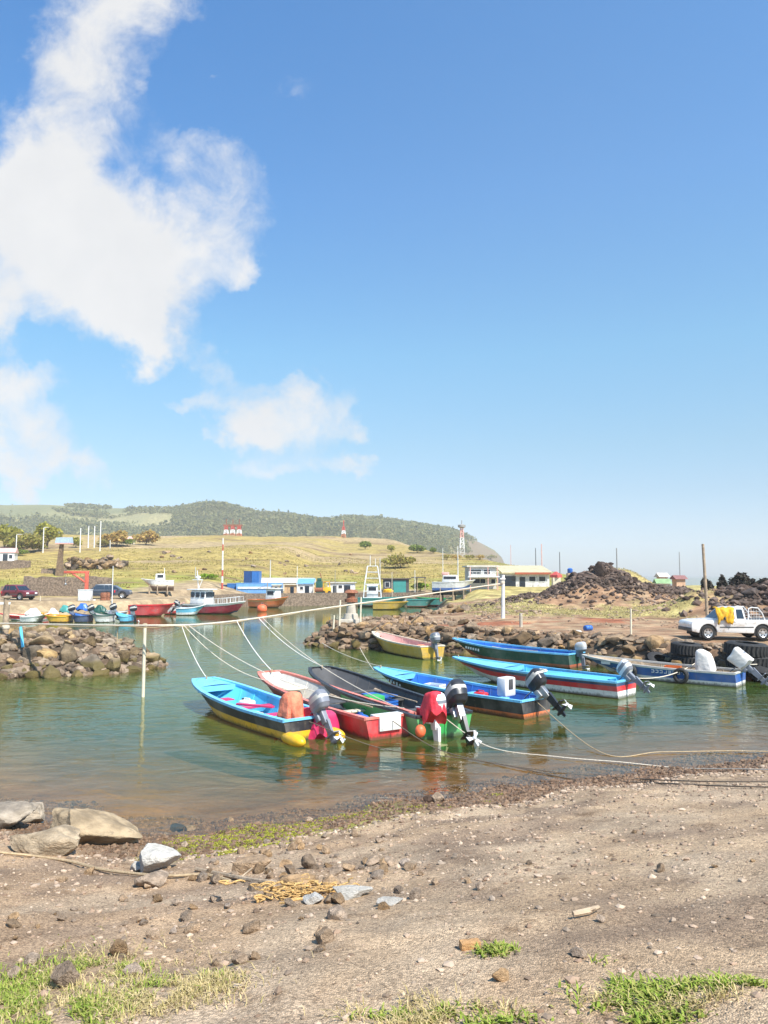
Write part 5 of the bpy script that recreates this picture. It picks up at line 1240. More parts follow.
# cabin boats
cb, ch = wb('cabin_boat', 'white cabin boat with crimson hull in the far harbour', 187, 247, 613, [(0, navy_p), (.12, maroon_p), (.2, mat('crimson_hull', (.42, .03, .06), .4)), (.80, white_p)], pale_grey, white_p, beam=2.6, H=.95, rise=.45, group=None, thwarts=(), deck=white_p, deckt=.55, back=-2.5)
f = MB().box((1.9, 0, 1.75), (1.9, 1.8, 1.5), taper=.9).build('cabin', white_p, cb, bevel=.08); MB().box((1.9, 0, 2.56), (2.4, 2.2, .10)).build('cabin_roof', white_p, f, bevel=.03)
for x in (1.3, 1.95, 2.6):
    for sd in (-1, 1): MB().box((x, sd * .91, 2.02), (.46, .05, .5)).build('cabin_window', glass_m, f, bevel=.01)
MB().box((2.88, 0, 2.02), (.05, 1.3, .5)).build('cabin_window', glass_m, f)
mb = MB(); mb.cyl((1.4, 0, 2.6), (1.2, 0, 4.6), .05, 8); mb.cyl((1.4, 0, 2.6), (1.9, 0, 3.6), .03, 6); mb.box((1.3, 0, 3.6), (.7, .9, .08)); mb.ell((1.3, .1, 3.85), (.5, .5, .35), 2.4); mb.build('radar_mast', white_p, cb)
mb = MB()
for k in range(10):
    tq = .42 + k * .058; e = ch.pt(tq, 1, 1)
    for sd in (-1, 1): mb.cyl((e.x, sd * (e.y - .06), e.z), (e.x, sd * (e.y - .06), e.z + .55), .02, 5)
for sd in (-1, 1): mb.tube([Vector((ch.pt(.42 + k * .058, 1, 1).x, sd * (ch.pt(.42 + k * .058, 1, 1).y - .06), ch.pt(.42 + k * .058, 1, 1).z + .55)) for k in range(10)], .02, 5)
mb.build('guard_rail', white_p, cb)
ob, oh = wb('cabin_boat', 'orange fishing boat with white cabin in the far harbour', 252, 288, 607, [(0, brownred_p), (.2, orange_p), (.78, mat('tan_band', (.58, .30, .09), .5))], cream_p, orange_p, beam=2.4, H=.95, rise=.45, group=None, thwarts=(.3,), back=-2)
f = MB().box((3.2, 0, 1.6), (1.5, 1.5, 1.5), taper=.92).build('cabin', white_p, ob, bevel=.06); MB().box((3.2, 0, 2.4), (1.8, 1.8, .1)).build('cabin_roof', white_p, f, bevel=.02)
for sd in (-1, 1): MB().box((3.2, sd * .73, 1.85), (.9, .06, .45)).build('cabin_window', glass_m, f)
mb = MB(); mb.cyl((2.3, 0, .8), (2.3, 0, 3.4), .05, 8); mb.cyl((2.3, 0, 2.9), (.9, 0, 2.4), .03, 6); mb.build('mast', wood_m, ob)
v = onz(262, 611.5)
root = thing('mooring_buoy', 'orange mooring buoy floating below the orange boat', 'buoy', v); MB().ell((0, 0, .3), (1.15, 1.15, 1.0), 2.2, 18, 12).build('float', buoy_m, root); MB().tube([(-.1, 0, .78), (-.1, 0, 1.0), (.1, 0, 1.0), (.1, 0, .78)], .03, 6).build('ring', steel_m, root)

# boats hauled out on land
def cradle(r_, h_, mb, lab):
    root = thing('boat_cradle', lab, 'cradle', r_.location, r_.rotation_euler[2]); mb.build('frame', wood_m, root)
def landboat2(name, lab, crlab, pa, pb, Y, zb, bands, beam, H, inner, rail, **kw):
    a = at(pa, 580, Y); b = at(pb, 580, Y)
    r_, h_ = boat(name, lab, (a.x, Y, 0), (b.x, Y - 1, 0), beam, H, bands, inner, rail, None, n=16, draft=.5, deck=white_p, deckt=.6, thwarts=(), **kw)
    r_.location.z = hz((a.x + b.x) / 2, Y) + zb
    mb = MB()
    for t_ in (.2, .5, .75):
        mb.box((h_.L * t_, 0, -.5 - (zb - .5) / 2 - .1), (.25, beam * .9, zb - .3))
        for sd in (-1, 1): mb.cyl((h_.L * t_, sd * beam * .5, -zb - .1), (h_.L * t_, sd * beam * .47, H * .3), .07, 6)
    cradle(r_, h_, mb, crlab); return r_, h_
lb, lh = landboat2('cabin_boat', 'white boat with pink bottom hauled out on the grass', 'timber cradle under the pink bottomed boat on the grass', 174, 146, 92, .75, [(0, pink_p), (.45, cream_p), (.6, white_p)], 1.9, .75, pale_grey, white_p, rise=.35)
f = MB().box((lh.L * .42, 0, 1.15), (1.2, 1.1, .9), taper=.9).build('cabin', white_p, lb, bevel=.06)
for sd in (-1, 1): MB().box((lh.L * .42, sd * .53, 1.3), (.7, .05, .35)).build('cabin_window', glass_m, f)
MB().cyl((lh.L * .3, 0, .8), (lh.L * .3, 0, 2.3), .04, 6).build('mast', white_p, lb)
lb, lh = landboat2('cabin_boat', 'white yacht with royal blue bottom hauled out beside the white building', 'timber cradle under the blue bottomed yacht', 433, 472, 92, 1.1, [(0, royal_p), (.55, white_p)], 2.4, 1.05, pale_grey, white_p, rise=.3)
f = MB().box((lh.L * .42, 0, 1.5), (2.0, 1.4, .9), taper=.85).build('cabin', white_p, lb, bevel=.08); MB().box((lh.L * .30, 0, 2.1), (.8, 1.2, .4)).build('flybridge', pink_p, f, bevel=.05)
for sd in (-1, 1): MB().box((lh.L * .42, sd * .665, 1.62), (1.5, .05, .32)).build('cabin_window', glass_m, f)
MB().cyl((lh.L * .6, 0, 1.2), (lh.L * .6, 0, 4.2), .05, 6).build('mast', white_p, lb)

# the workboat with a white frame tower, and boats beside it
gb, gh = wb('workboat', 'green hulled workboat carrying a tall white frame tower', 358, 404, 606.5, [(0, black_p), (.35, teal_p)], dgreen_p, teal_p, beam=3.0, H=1.1, rise=.2, group=None, thwarts=(), extra=.3)
mb = MB(); x0, x1, y1, zt = .7, 3.1, 1.1, at(370, 566, 97).z
for x in (x0, x1):
    for sd in (-1, 1): mb.tube([(x, sd * y1, .6), (lerp(x, 1.9, .15), sd * y1 * .8, zt * .55), (lerp(x, 1.9, .45), sd * y1 * .5, zt)], .075, 6)
for z in (.22, .38, .55, .7, .85, 1.0):
    k = z ** 1.2; xa, xb, yy = lerp(x0, 1.9, k * .45), lerp(x1, 1.9, k * .45), y1 * (1 - .5 * k)
    for sd in (-1, 1): mb.cyl((xa, sd * yy, z * zt), (xb, sd * yy, z * zt), .05, 6)
    for x in (xa, xb): mb.cyl((x, -yy, z * zt), (x, yy, z * zt), .05, 6)
mb.cyl((1.6, 0, zt), (1.6, 0, zt + 1.4), .04, 6); mb.cyl((2.3, 0, zt), (2.3, 0, zt + 1.0), .04, 6); mb.build('frame_tower', white_p, gb)
MB().box((1.9, 0, 2.0), (1.5, 1.3, 1.7)).build('wheelhouse', white_p, gb, bevel=.05); MB().box((1.9, -.66, 2.3), (1.0, .05, .5)).build('wheelhouse_window', glass_m, gb)
wb('motorboat', 'long yellow boat moored in front of the green boats', 373, 406, 609.5, [(0, brownred_p), (.15, mustard_p)], orange_p, mustard_p, beam=2.2, H=.85, rise=.15)
wb('motorboat', 'teal boat right of the white frame tower', 407, 434, 607, [(0, brownred_p), (.3, teal_p)], cream_p, teal_p, beam=2.4, H=.95, rise=.2)
wb('motorboat', 'teal boat with wheelhouse nearest the grassy bank', 446, 418, 606, [(0, maroon_p), (.3, teal_p)], cream_p, green_p, beam=2.4, H=1.0, rise=.2)
wb('motorboat', 'pale green boat lying behind the long yellow boat', 384, 412, 606.2, [(0, teal_p), (.6, white_p)], cream_p, teal_p, beam=2.2, H=1.1, rise=.2)

# ================================================================== walls and rocks on the left slope
def stonewall(lab, pa, pb, Y, ytop, ybase, th=.6, seed=1):
    a = at(pa, ytop, Y); b = at(pb, ytop, Y); zb = min(hz(a.x, Y), hz(b.x, Y)) - .4; L = b.x - a.x; zt = at((pa + pb) / 2, ytop, Y).z
    n = max(8, int(L / .5)); rr = random.Random(seed); secs = []
    for i in range(n + 1):
        x = a.x + L * i / n; j = rr.uniform(-.12, .12); secs.append([(x, Y - th / 2 - .2, zb), (x, Y - th / 2 + .03 * j, zt + j), (x, Y + th / 2, zt + j), (x, Y + th / 2 + .2, zb)])
    return tag(MB().loft(secs, closed=True, capa=True, capb=True).build('stone_wall', stonewall_m, smooth=False), lab, 'wall')
stonewall('long brown dry stone wall behind the red davit', 25, 111, 88, 577, 595, seed=2)
stonewall('short dark stone wall behind the maroon car', 2, 25, 86, 586, 596, seed=3)
stonewall('low dark stone wall high on the left slope', 0, 30, 128, 560.5, 563, .5, seed=4)
stonewall('low stone wall under the sign post', 42, 66, 118, 569, 577, .5, seed=5)
RD = [rock_mesh('slope_rock', rock_pier, 700 + k, 3, 13, .16, (1, 1, .9), .66) for k in range(4)]
G = 'dark rocks of the outcrop on the left slope'; LB = 'dark rock of the outcrop above the long stone wall'
for k in range(64):
    px = random.uniform(66, 124); v = at(px, 570, 134 + random.uniform(-4, 5)); g = hz(v.x, v.y); s = random.uniform(.5, 1.15)
    rock(random.choice(RD), 'slope_rock', v.x, v.y, g + s * .5 + max(0, random.gauss(.3, .5)) * (px < 118), s, LB, G)
G = 'scattered dark rocks in the dry field'; LB = 'small dark rock lying in the dry field'
for px, py in [(172, 557), (168, 553), (178, 559), (280, 564), (285, 565.5), (306, 567), (352, 573), (356, 574), (200, 570), (243, 561), (120, 590), (128, 588)] + [(random.uniform(150, 360), random.uniform(550, 576)) for k in range(16)]:
    v = ong(px, py, 60); s = random.uniform(.25, .7) * v.y / 150; rock(random.choice(RD), 'field_rock', v.x, v.y, v.z + .2 * s, s, LB, G)

# davit
v = gz(86, 604, 79); z0 = v.z
root = thing('davit_crane', 'orange red davit crane standing on the left quay', 'crane', v)
top = at(86, 572, 79).z - z0; dx = at(66, 573, 79).x - v.x
rm = mat('davit_red', (.62, .12, .07), .5, .2, 4, dirt=.3)
MB().box((0, 0, top / 2), (.32, .32, top)).build('column', rm, root, bevel=.02); MB().box((dx / 2, 0, top - .02), (abs(dx) + .4, .24, .26)).build('jib', rm, root, bevel=.02)
MB().cyl((-.1, 0, top * .62), (dx * .72, 0, top - .12), .10, 8).build('brace', rm, root); mb = MB(); mb.cyl((dx, 0, top - .1), (dx, 0, top - 1.2), .02, 5); mb.ell((dx, 0, top - 1.3), (.2, .2, .3), 2.2); mb.build('hoist_hook', steel_m, root)
v = gz(85, 607, 77.6); root = thing('crate', 'white box standing at the foot of the davit', 'box', v); MB().box((0, 0, .55), (1.2, .9, 1.1)).build('body', white_p, root, bevel=.03); MB().box((0, 0, 1.13), (1.26, .96, .07)).build('lid', white_p, root, bevel=.01)
# sign post on the slope
v = gz(59.5, 577, 116); Zt = at(60, 543, 116).z - v.z
root = thing('sign_post', 'tall brown timber totem with a blue grey roof panel on the left slope', 'sign', v)
MB().loft([[(-.55, -.5, -.5), (.62, -.5, -.5), (.62, .5, -.5), (-.55, .5, -.5)], [(-.30, -.3, Zt * .55), (.34, -.3, Zt * .55), (.34, .3, Zt * .55), (-.30, .3, Zt * .55)], [(-.05, -.25, Zt), (.40, -.25, Zt), (.40, .25, Zt), (-.05, .25, Zt)]], closed=True, capa=True, capb=True).build('trunk_post', mat('dark_brown_timber', (.19, .125, .075), .85, .35, 3, .4), root)
MB().add([(-.6, -.7, Zt), (1.6, -.7, Zt), (1.7, .7, Zt), (-.5, .7, Zt), (-.55, -.55, Zt + .8), (1.5, -.55, Zt + .8), (1.6, .55, Zt + .9), (-.45, .55, Zt + .9)], [(3, 2, 1, 0), (4, 5, 6, 7), (0, 1, 5, 4), (1, 2, 6, 5), (2, 3, 7, 6), (3, 0, 4, 7)]).build('roof_panel', mat('blue_grey_sheet', (.36, .45, .55), .4, .1, 3), root); MB().box((.55, 0, Zt - .10), (2.3, 1.4, .18)).build('eave', pink_p, root)
# cars
v = gz(19, 606.5, 79.5); car('parked_car', 'maroon off road car parked at the far left quay', (v.x, v.y, v.z), R(160), maroon_p, 3.4, 1.7)
v = gz(97, 600.5, 82.5); car('parked_car', 'dark blue car parked behind the davit, left of the pair', (v.x, v.y, v.z), R(25), car_dark, 3.6, 1.7)
v = gz(115, 600.5, 83.5); car('parked_car', 'dark hatchback parked behind the davit, right of the pair', (v.x, v.y, v.z), R(190), mat('slate_car_paint', (.07, .08, .11), .3, .05), 3.4, 1.7, suv=False)
v = gz(105, 606, 78.5); mb = MB(); mb.lathe([(.5, 0), (.52, .1), (.45, .2), (.5, .35), (.5, .7), (.44, .8)], n=14); root = thing('oil_drum', 'rusty brown drum on the quay right of the white box', 'drum', v); mb.build('drum_body', rust_m, root); MB().lathe([(.44, .8), (.44, .83), (.05, .84)], n=14).build('drum_lid', rust_m, root)

# ================================================================== sheds and buildings
blue_c = mat('blue_container_paint', (.035, .16, .42), .5, .12, 2, dirt=.2); lblue_c = mat('light_blue_sheet', (.16, .36, .66), .5, .12, 2); dkblue_c = mat('deep_blue_and_shaded_container', (.02, .07, .20), .5, .15, 2, dirt=.2)
def container(lab, pa, pb, ytop, ybase, Y, m, d=2.4, rz=0.):
    a = at(pa, ybase, Y); b = at(pb, ybase, Y); z = hz((a.x + b.x) / 2, Y + 1); h = at((pa + pb) / 2, ytop, Y).z - z; w = b.x - a.x
    root = thing('shipping_container', lab, 'container', ((a.x + b.x) / 2, Y, z), rz); mb = MB(); k = int(w / .28) + 2; secs = []
    MB().box((0, d / 2, h / 2 - .1), (w, d, h + .2)).build('box', m, root, smooth=False)
    for i in range(k): mb.box((-w / 2 + w * (i + .5) / k, -.012, h / 2), (w / k * .5, .05, h * .9))
    mb.build('ribs', m, root, smooth=False); MB().box((0, d / 2, h + .04), (w + .08, d + .08, .07)).build('top_frame', m, root, smooth=False); MB().box((w / 2 + .012, d / 2, h / 2), (.05, d * .9, h * .9)).build('door', m, root, smooth=False)
    return root
container('low dark blue container left of the tall blue stack', 214, 226, 585.5, 594.5, 107, dkblue_c); container('low bright blue container beside the tall blue stack', 227, 235, 584, 594.5, 107, blue_c)
container('tall blue container block, left face with its shade painted dark', 243.5, 251, 571.5, 594, 110, dkblue_c); container('tall blue container block, right face painted as its sunlit side', 251.4, 258.5, 571.5, 594, 110, blue_c)  # one block: shaded left face and sunlit right face painted as separate blues
container('long pale blue container with white band in front of the stack', 236, 281, 583.5, 594.5, 106.3, lblue_c, 2.0)
a = at(258, 590, 106.1); tag(MB().box((a.x, 106.2, at(258, 587.8, 106).z), (at(279, 590, 106).x - at(238, 590, 106).x, .06, .28)).build('banner', white_p), 'white band banner along the pale blue container', 'banner')
v = gz(284, 594, 113); shed('storage_tent', 'long white arched storage tent behind the blue containers', 'tent', v, at(311, 590, 113).x - at(258, 590, 113).x, 7, 1.2, 0, cream_p, white_p, 'arch', .75)
v = gz(305, 594.5, 107); shed('shed', 'small white shed with light blue roof on the far quay', 'shed', v, 2.1, 2.2, 1.35, 0, white_p, lblue_c, 'mono', .7, doors=[(.3, .6, 1.1)], windows=[(-.5, .8, .4, .4)])
v = gz(290, 594.5, 105.8); shed('kiosk', 'tan box kiosk left of the blue roofed shed', 'kiosk', v, 1.6, 1.4, 1.25, 0, mat('tan_board', (.50, .33, .18), .7), cream_p, 'flat', .1, doors=[(.3, .5, 1.0)])
v = gz(276, 594.5, 105.4); shed('kiosk', 'cream box kiosk beside the orange boat cabin', 'kiosk', v, 1.0, 1.2, 1.2, 0, cream_p, white_p, 'flat', .1, windows=[(0, .8, .4, .3)])
v = gz(319, 594.5, 106)
root = thing('winch_machine', 'dark rusty winch machine on the far quay', 'machine', v); mb = MB(); mb.box((0, .4, .9), (.9, .8, 1.8)); mb.box((0, .4, 2.0), (.6, .6, .5)); mb.build('housing', dgreen_p, root, bevel=.05); MB().cyl((-.6, .2, .6), (.6, .2, .6), .35, 14).build('drum', rust_m, root); MB().cyl((.3, .4, 2.2), (.1, .4, 3.0), .06, 8).build('exhaust', rust_m, root)
v = gz(326.5, 594, 106); root = thing('forklift', 'small yellow forklift beside the dark winch machine', 'forklift', v); mb = MB(); mb.prism([(-.6, .15), (.6, .15), (.6, .9), (.2, 1.0), (-.6, .8)], 0, .9); mb.build('body', yellow_p, root, bevel=.04); mb = MB(); mb.tube([(-.5, .1, .8), (-.4, .1, 1.7), (.35, .1, 1.7), (.45, .1, .9)], .05, 6); mb.tube([(-.5, .8, .8), (-.4, .8, 1.7), (.35, .8, 1.7), (.45, .8, .9)], .05, 6); mb.box((0, .45, 1.74), (.9, .9, .06)); mb.build('cage', yellow_p, root)
for x in (-.4, .4):
    for y in (0, .9): MB().lathe([(.05, -.08), (.22, -.08), (.24, 0), (.22, .08), (.05, .08)], (x, y, .22), 14, M=Matrix.Rotation(PI / 2, 3, 'X')).build('wheel', rubber_m, root)
v = gz(341, 594, 108); shed('shed', 'open fronted white shed with flat roof on the far quay', 'shed', v, at(355, 590, 108).x - at(328, 590, 108).x, 3, 1.5, 0, white_p, pale_grey, 'flat', .14, doors=[(.9, .9, 1.2), (-.9, .5, 1.15)], windows=[(-.1, 1.0, .5, .4)])
mb = MB(); v = gz(351, 595, 106)
for k in range(7): mb.ell((v.x + k * .22 - .6, 106 + .1 * (k % 3), v.z + .25 + .12 * (k % 2)), (.6, .5, .5), 2.5, 12, 8, 0, None, .1, k)
tag(mb.build('net_pile', rust_m), 'brown pile of fishing nets on the quay right of the sheds', 'nets')
v = gz(396, 595, 112); shed('workshop', 'teal fronted workshop with a dark flat roof', 'workshop', v, at(409, 590, 112).x - at(383, 590, 112).x, 4, 2.0, 0, dgrey_p, mat('dark_roof_sheet', (.10, .07, .06), .8), 'flat', .14, doors=[(.55, 1.9, 1.8)], windows=[(-1.3, 1.2, .6, .7)], doorm=teal_p, over=.3)
a, b = at(409, 577.5, 114), at(423, 577.5, 114); root = thing('canopy', 'thin dark canopy roof extending right of the workshop', 'canopy', (a.x + .4, 114, hz(b.x, 114))); L = b.x - a.x; hh = a.z - root.location.z
MB().box((L / 2, 0, hh), (L, 3, .14)).build('roof', dgrey_p, root); 
for x in (.8, L - .1):
    for y in (-1.3, 1.3): MB().cyl((x, y, -.2), (x, y, hh - .07), .06, 6).build('support', wood_m, root)
v = gz(420, 592, 116); plant('shrub', 'bright green shrub between the workshop and the yacht', 'shrub', v, 2.6, 1.6, leafmat('lime_leaf', (.20, .30, .03)), .3, 500, 12, 41, .1)
v = gz(388, 596, 109); mb = MB(); mb.ell((v.x, 109, v.z + .3), (1.6, 1, .7), 2.4, 16, 8, 0, None, .15, 2); tag(mb.build('net_pile', tarp_y), 'yellow heap of covered gear in front of the workshop', 'nets')
# two storey house
v = gz(483, 592, 93)
W_ = at(498, 590, 93).x - at(471, 590, 93).x; H_ = at(483, 567, 93).z - v.z
root = shed('harbour_office', 'two storey white harbour office with a balcony', 'building', v, W_, 5, H_, 0, pale_grey, mat('weathered_sheet', (.58, .55, .48), .6), 'flat', .18, windows=[(-W_ * .28, H_ * .36, 1.1, .55), (0, H_ * .36, .6, .55), (-W_ * .25, H_ * .78, 1.3, .5), (W_ * .15, H_ * .78, .8, .5), (W_ * .38, H_ * .36, .5, .5)], over=.35)
MB().box((0, -.55, H_ * .56), (W_ + .5, 1.1, .14)).build('balcony_slab', white_p, root); mb = MB()
for k in range(9): mb.cyl((-W_ / 2 - .15 + k * (W_ + .3) / 8, -1.02, H_ * .56), (-W_ / 2 - .15 + k * (W_ + .3) / 8, -1.02, H_ * .56 + .6), .025, 5)
mb.cyl((-W_ / 2 - .2, -1.02, H_ * .56 + .6), (W_ / 2 + .2, -1.02, H_ * .56 + .6), .03, 5); mb.build('balcony_rail', white_p, root)
for x in (-W_ / 2, W_ * .15, W_ / 2): MB().cyl((x, -1.0, -.3), (x, -1.0, H_ + .0), .06, 6).build('pillar', pink_p, root)
v = gz(527, 586, 96); W_ = at(548, 590, 96).x - at(503, 590, 96).x; H_ = max(1.6, at(527, 573.5, 96).z - v.z)
shed('harbour_building', 'long low white building with pale roof and red eave', 'building', v, W_, 6, H_, 0, mat('aged_white_wall', (.58, .57, .55), .7, .2, 1.5, dirt=.4), mat('aged_yellow_roof', (.50, .43, .26), .7, .2, 1.5, dirt=.3), 'mono', 1.0, doors=[(-W_ * .38, 1.5, 1.4), (-W_ * .1, .7, 1.3)], windows=[(W_ * .12, H_ * .6, .8, .6), (W_ * .34, H_ * .6, .8, .6)], over=.4)
rt = bpy.context.scene.objects[-1]
root = [o for o in scene.objects if o.name == 'harbour_building'][0]; MB().box((W_ * .12, -.50, H_ + .02), (W_ * .8, .10, .26)).build('eave', brownred_p, root)
v = gz(556, 577, 90); tr_ = thing('awning_tent', 'small red awning tent left of the dark mound', 'tent', (at(556, 575, 88).x, 88, at(556, 575, 88).z - .3)); MB().lathe([(.75, 0), (.72, .3), (.1, .7)], n=4).build('canopy', mat('faded_red_canvas', (.50, .08, .07), .8), tr_, smooth=False); MB().box((0, 0, -1.2), (.9, .9, 2.4)).build('wall', cream_p, tr_)
x_ = at(570, 570, 84); tr_ = thing('water_tank', 'small blue water tank left of the dark mound', 'tank', (x_.x, 84, x_.z - .35)); MB().lathe([(.25, 0), (.30, .08), (.30, .45), (.2, .54), (.06, .57)], n=14).build('tank', royal_p, tr_); MB().box((0, 0, -.9), (.7, .7, 1.8)).build('stand', wood_m, tr_)
# beyond the mound at right
def hut(lab, px, py0, py1, Y, wpx, wm, rm_, rt='gable'):
    a = at(px, py1, Y); w = .75 * wpx * Y / 740; z = min(a.z, hz(a.x, Y)) - .2; h = a.z - z; return shed('hut', lab, 'hut', (a.x, Y, z), w, w * .8, max(.3, at(px, (py0 + py1) / 2 + 2.5, Y).z - z), .2, wm, rm_, rt, (py1 - py0) * .38 * Y / 740)
hut('small hut with dark red roof beside a mast, right of the mound', 681, 571.5, 582, 72, 13, mat('tan_wall', (.50, .32, .20), .7), mat('dull_maroon_sheet', (.22, .10, .09), .7))
hut('beige hut behind the green tent', 664, 569, 580, 76, 11, mat('dusty_pink_wall', (.55, .42, .34), .7), mat('dusty_sheet', (.55, .50, .44), .6))
x_ = at(664, 580, 70); tr_ = thing('camp_tent', 'small green tent on the lava ridge', 'tent', (x_.x, 70, x_.z - .35)); _gable(tr_, 1.3, 1.0, .02, .45, .1, mat('faded_green_canvas', (.22, .34, .16), .8)); MB().box((0, .5, -.9), (1.2, .9, 1.8)).build('base', cream_p, tr_)

# ================================================================== poles, masts
GP = 'street light poles along the far road'
for i, (px, y0, y1, Y) in enumerate([(16, 535, 551, 170), (43, 528, 549, 190), (80, 528, 549, 190), (88, 526, 549, 200), (94, 526, 549, 205), (100, 521, 548, 190), (110, 540, 548, 200), (270, 560, 593, 120), (195, 567, 594, 112), (380, 558, 590, 120)]):
    v = gz(px, y1, Y); h_ = max(1.5, at(px, y0, Y).z - v.z); r_ = .11 * Y / 190 * 1.3
    def armf(root, h_=h_, r_=r_): 
        MB().tube([(0, 0, h_), (.25, 0, h_ + .12), (.9, -.1, h_ + .15)], r_ * .7, 5).build('arm', white_p, root); MB().box((1.05, -.1, h_ + .13), (.5, .25, .12)).build('lamp_head', pale_grey, root, bevel=.03)
    labs = ['pale street light left of the green tree', 'pale street light in front of the green tree', 'slim pale pole right of the totem sign', 'grey pole second right of the totem sign', 'slim grey pole third right of the totem sign', 'tall pale pole left of the rust coloured bushes', 'short pale pole under the rust coloured bushes', 'thin pole behind the white tent', 'thin pole left of the red and white mast', 'thin pole behind the teal workshop']
    pole('street_light' if i < 2 else 'utility_pole', labs[i], v, h_, r_, white_p if i < 6 else pale_grey, r_ * .8, extra=armf if i < 2 else None)
def banded(lab, px, y0, y1, Y, r, n, first=0, cat='mast', name='banded_mast', cap=None):
    v = gz(px, y1, Y); H = at(px, y0, Y).z - v.z; root = thing(name, lab, cat, v); rmat = mat('mast_red', (.50, .09, .06), .5); 
    mb = MB()
    for k in range(n):
        a = H * k / n - (.4 if k == 0 else 0); mb.cyl((0, 0, a), (0, 0, H * (k + 1) / n), r * (1 - .5 * k / n), 8, (1 if k in (1, 3, 4, 5, 7) else 0), r * (1 - .5 * (k + 1) / n))
    mb.build('shaft', [rmat, white_p], root)
    if cap: cap(root, H)
    return root
banded('tall red and white mast behind the crimson cabin boat', 222, 538, 594, 104, .15, 8, 0)
def lattice(lab, px, y0, y1, Y, w, pale=False):
    v = gz(px, y1, Y); H = at(px, y0, Y).z - v.z; root = thing('signal_tower', lab, 'tower', v); rmat = mat('mast_red', (.50, .09, .06), .5); parts = [MB(), MB(), MB()]
    for k in range(6):
        z0, z1 = H * k / 6 - (.5 if k == 0 else 0), H * (k + 1) / 6; r0, r1 = w / 2 * (1 - .55 * max(0, k) / 6), w / 2 * (1 - .55 * (k + 1) / 6); mb = parts[0 if k < 2 else 1 if k < 4 else 2]
        for i in range(4):
            a, b = PI / 4 + i * PI / 2, PI / 4 + (i + 1) * PI / 2; p = lambda r, an, z: (r * math.cos(an), r * math.sin(an), z)
            mb.cyl(p(r0, a, z0), p(r1, a, z1), w * .07, 5); mb.cyl(p(r0, a, z0), p(r1, b, z1), w * .05, 5); mb.cyl(p(r1, a, z1), p(r1, b, z1), w * .05, 5)
    for mb, mm in zip(parts, [mat('tan_red', (.50, .20, .10), .6), white_p, rmat] if not pale else [pale_grey, white_p, pink_p]): mb.build('lattice_section', mm, root, smooth=False)
    return root, H
for px, l in [(226, 'left'), (232.5, 'middle'), (239, 'right')]:
    root, H = lattice(l + ' one of three red topped signal towers', px, 526, 545, 330, 3.0)
    mb = MB(); mb.box((0, 0, H + .2), (2.6, 1.2, .9)); mb.cyl((0, 0, H), (0, 0, H + 3.0), .2, 5); mb.build('antenna_head', rust_m, root)
root, H = lattice('single red topped signal tower far in the field', 343.5, 527, 546, 330, 2.6); MB().cyl((0, 0, H), (0, 0, H + 3), .25, 5).build('antenna_head', mat('mast_red', (.5, .09, .06), .5), root)
root, H = lattice('tall pale radio tower in front of the headland', 462, 528, 556, 250, 2.4, True); mb = MB(); mb.lathe([(.6, H), (1.3, H + .3), (1.3, H + 1.0), (.4, H + 1.3)], n=10); mb.cyl((0, 0, H), (0, 0, H + 2.6), .15, 6); mb.build('platform', grey_p, root)
for i, (px, y0, y1, Y, r, lab, m) in enumerate([(536, 548, 575, 110, .07, 'thin dark mast left of the white building roof end', dgrey_p), (542, 544, 575, 112, .09, 'thin pale red mast at the white building roof end', pink_p), (560, 552, 575, 95, .06, 'thin dark mast above the red awning', dgrey_p), (617, 548, 566, 74, .07, 'grey mast on the grassy mound', grey_p), (680, 552, 575, 73, .05, 'thin mast beside the dark red hut', grey_p), (458, 546, 585, 120, .08, 'white mast behind the blue bottomed yacht', white_p), (443, 548, 585, 125, .06, 'slim white mast left of the yacht', white_p), (511, 545, 570, 130, .06, 'slim pink mast behind the white office', pink_p), (112, 566, 602, 77, .05, 'slim white mast beside the dark hatchback', white_p), (40, 596, 606, 77, .04, 'thin post on the quay right of the maroon car', cream_p), (297, 566, 594, 104, .05, 'thin white mast in front of the storage tent', white_p), (335, 570, 594, 104, .05, 'thin grey mast above the open fronted shed', grey_p), (415, 570, 596, 108, .05, 'thin white mast right of the teal workshop', white_p), (392, 572, 597, 104, .05, 'thin cream mast in front of the teal workshop', cream_p)]):
    v = gz(px, y1, Y); pole('mast', lab, v, at(px, y0, Y).z - v.z, r, m, r * .7)

# ================================================================== bushes and trees
rust_leaf = leafmat('rust_leaf', (.52, .35, .12), .65, 1.3, (.40, .33, .09), .4); olive_leaf = leafmat('olive_leaf', (.31, .29, .07), .55, 1.4, (.44, .32, .12), .4); yellow_leaf = leafmat('yellow_green_leaf', (.44, .40, .08), .55, 1.35, (.30, .31, .07), .4); green_leaf = leafmat('mid_green_leaf', (.20, .25, .05), .5, 1.5); dark_leaf = leafmat('dark_leaf', (.075, .07, .055), .5, 1.5, (.10, .07, .06))
def veg(lab, cat, px, py, wpx, hpx, lm, seed, name='bush', n=1100, trunk=.0, Y=None, leafk=.16):
    v = ong(px, py, 60) if Y is None else gz(px, py, Y); k = v.y / 740; top = at(px, py - hpx, v.y).z; h = max(.8, top - v.z) if Y else hpx * k
    return plant(name, lab, cat, v, wpx * k, h, lm, min(wpx, hpx) * k * leafk, n, 18, seed, trunk)
veg('rounded rust coloured bush left of the pair on the slope', 'bush', 116, 546, 28, 16, rust_leaf, 51)
veg('rounded rust coloured bush right of the pair on the slope', 'bush', 146, 545, 25, 15, rust_leaf, 52)
veg('low green bush between the rust coloured bushes', 'bush', 127, 546, 16, 8, green_leaf, 53)
veg('small green bush under the left rust coloured bush', 'bush', 104, 547, 12, 8, olive_leaf, 63)
veg('tall yellow green tree on the left slope', 'tree', 47, 549, 24, 29, yellow_leaf, 54, 'tree', 1700, .08, leafk=.11)
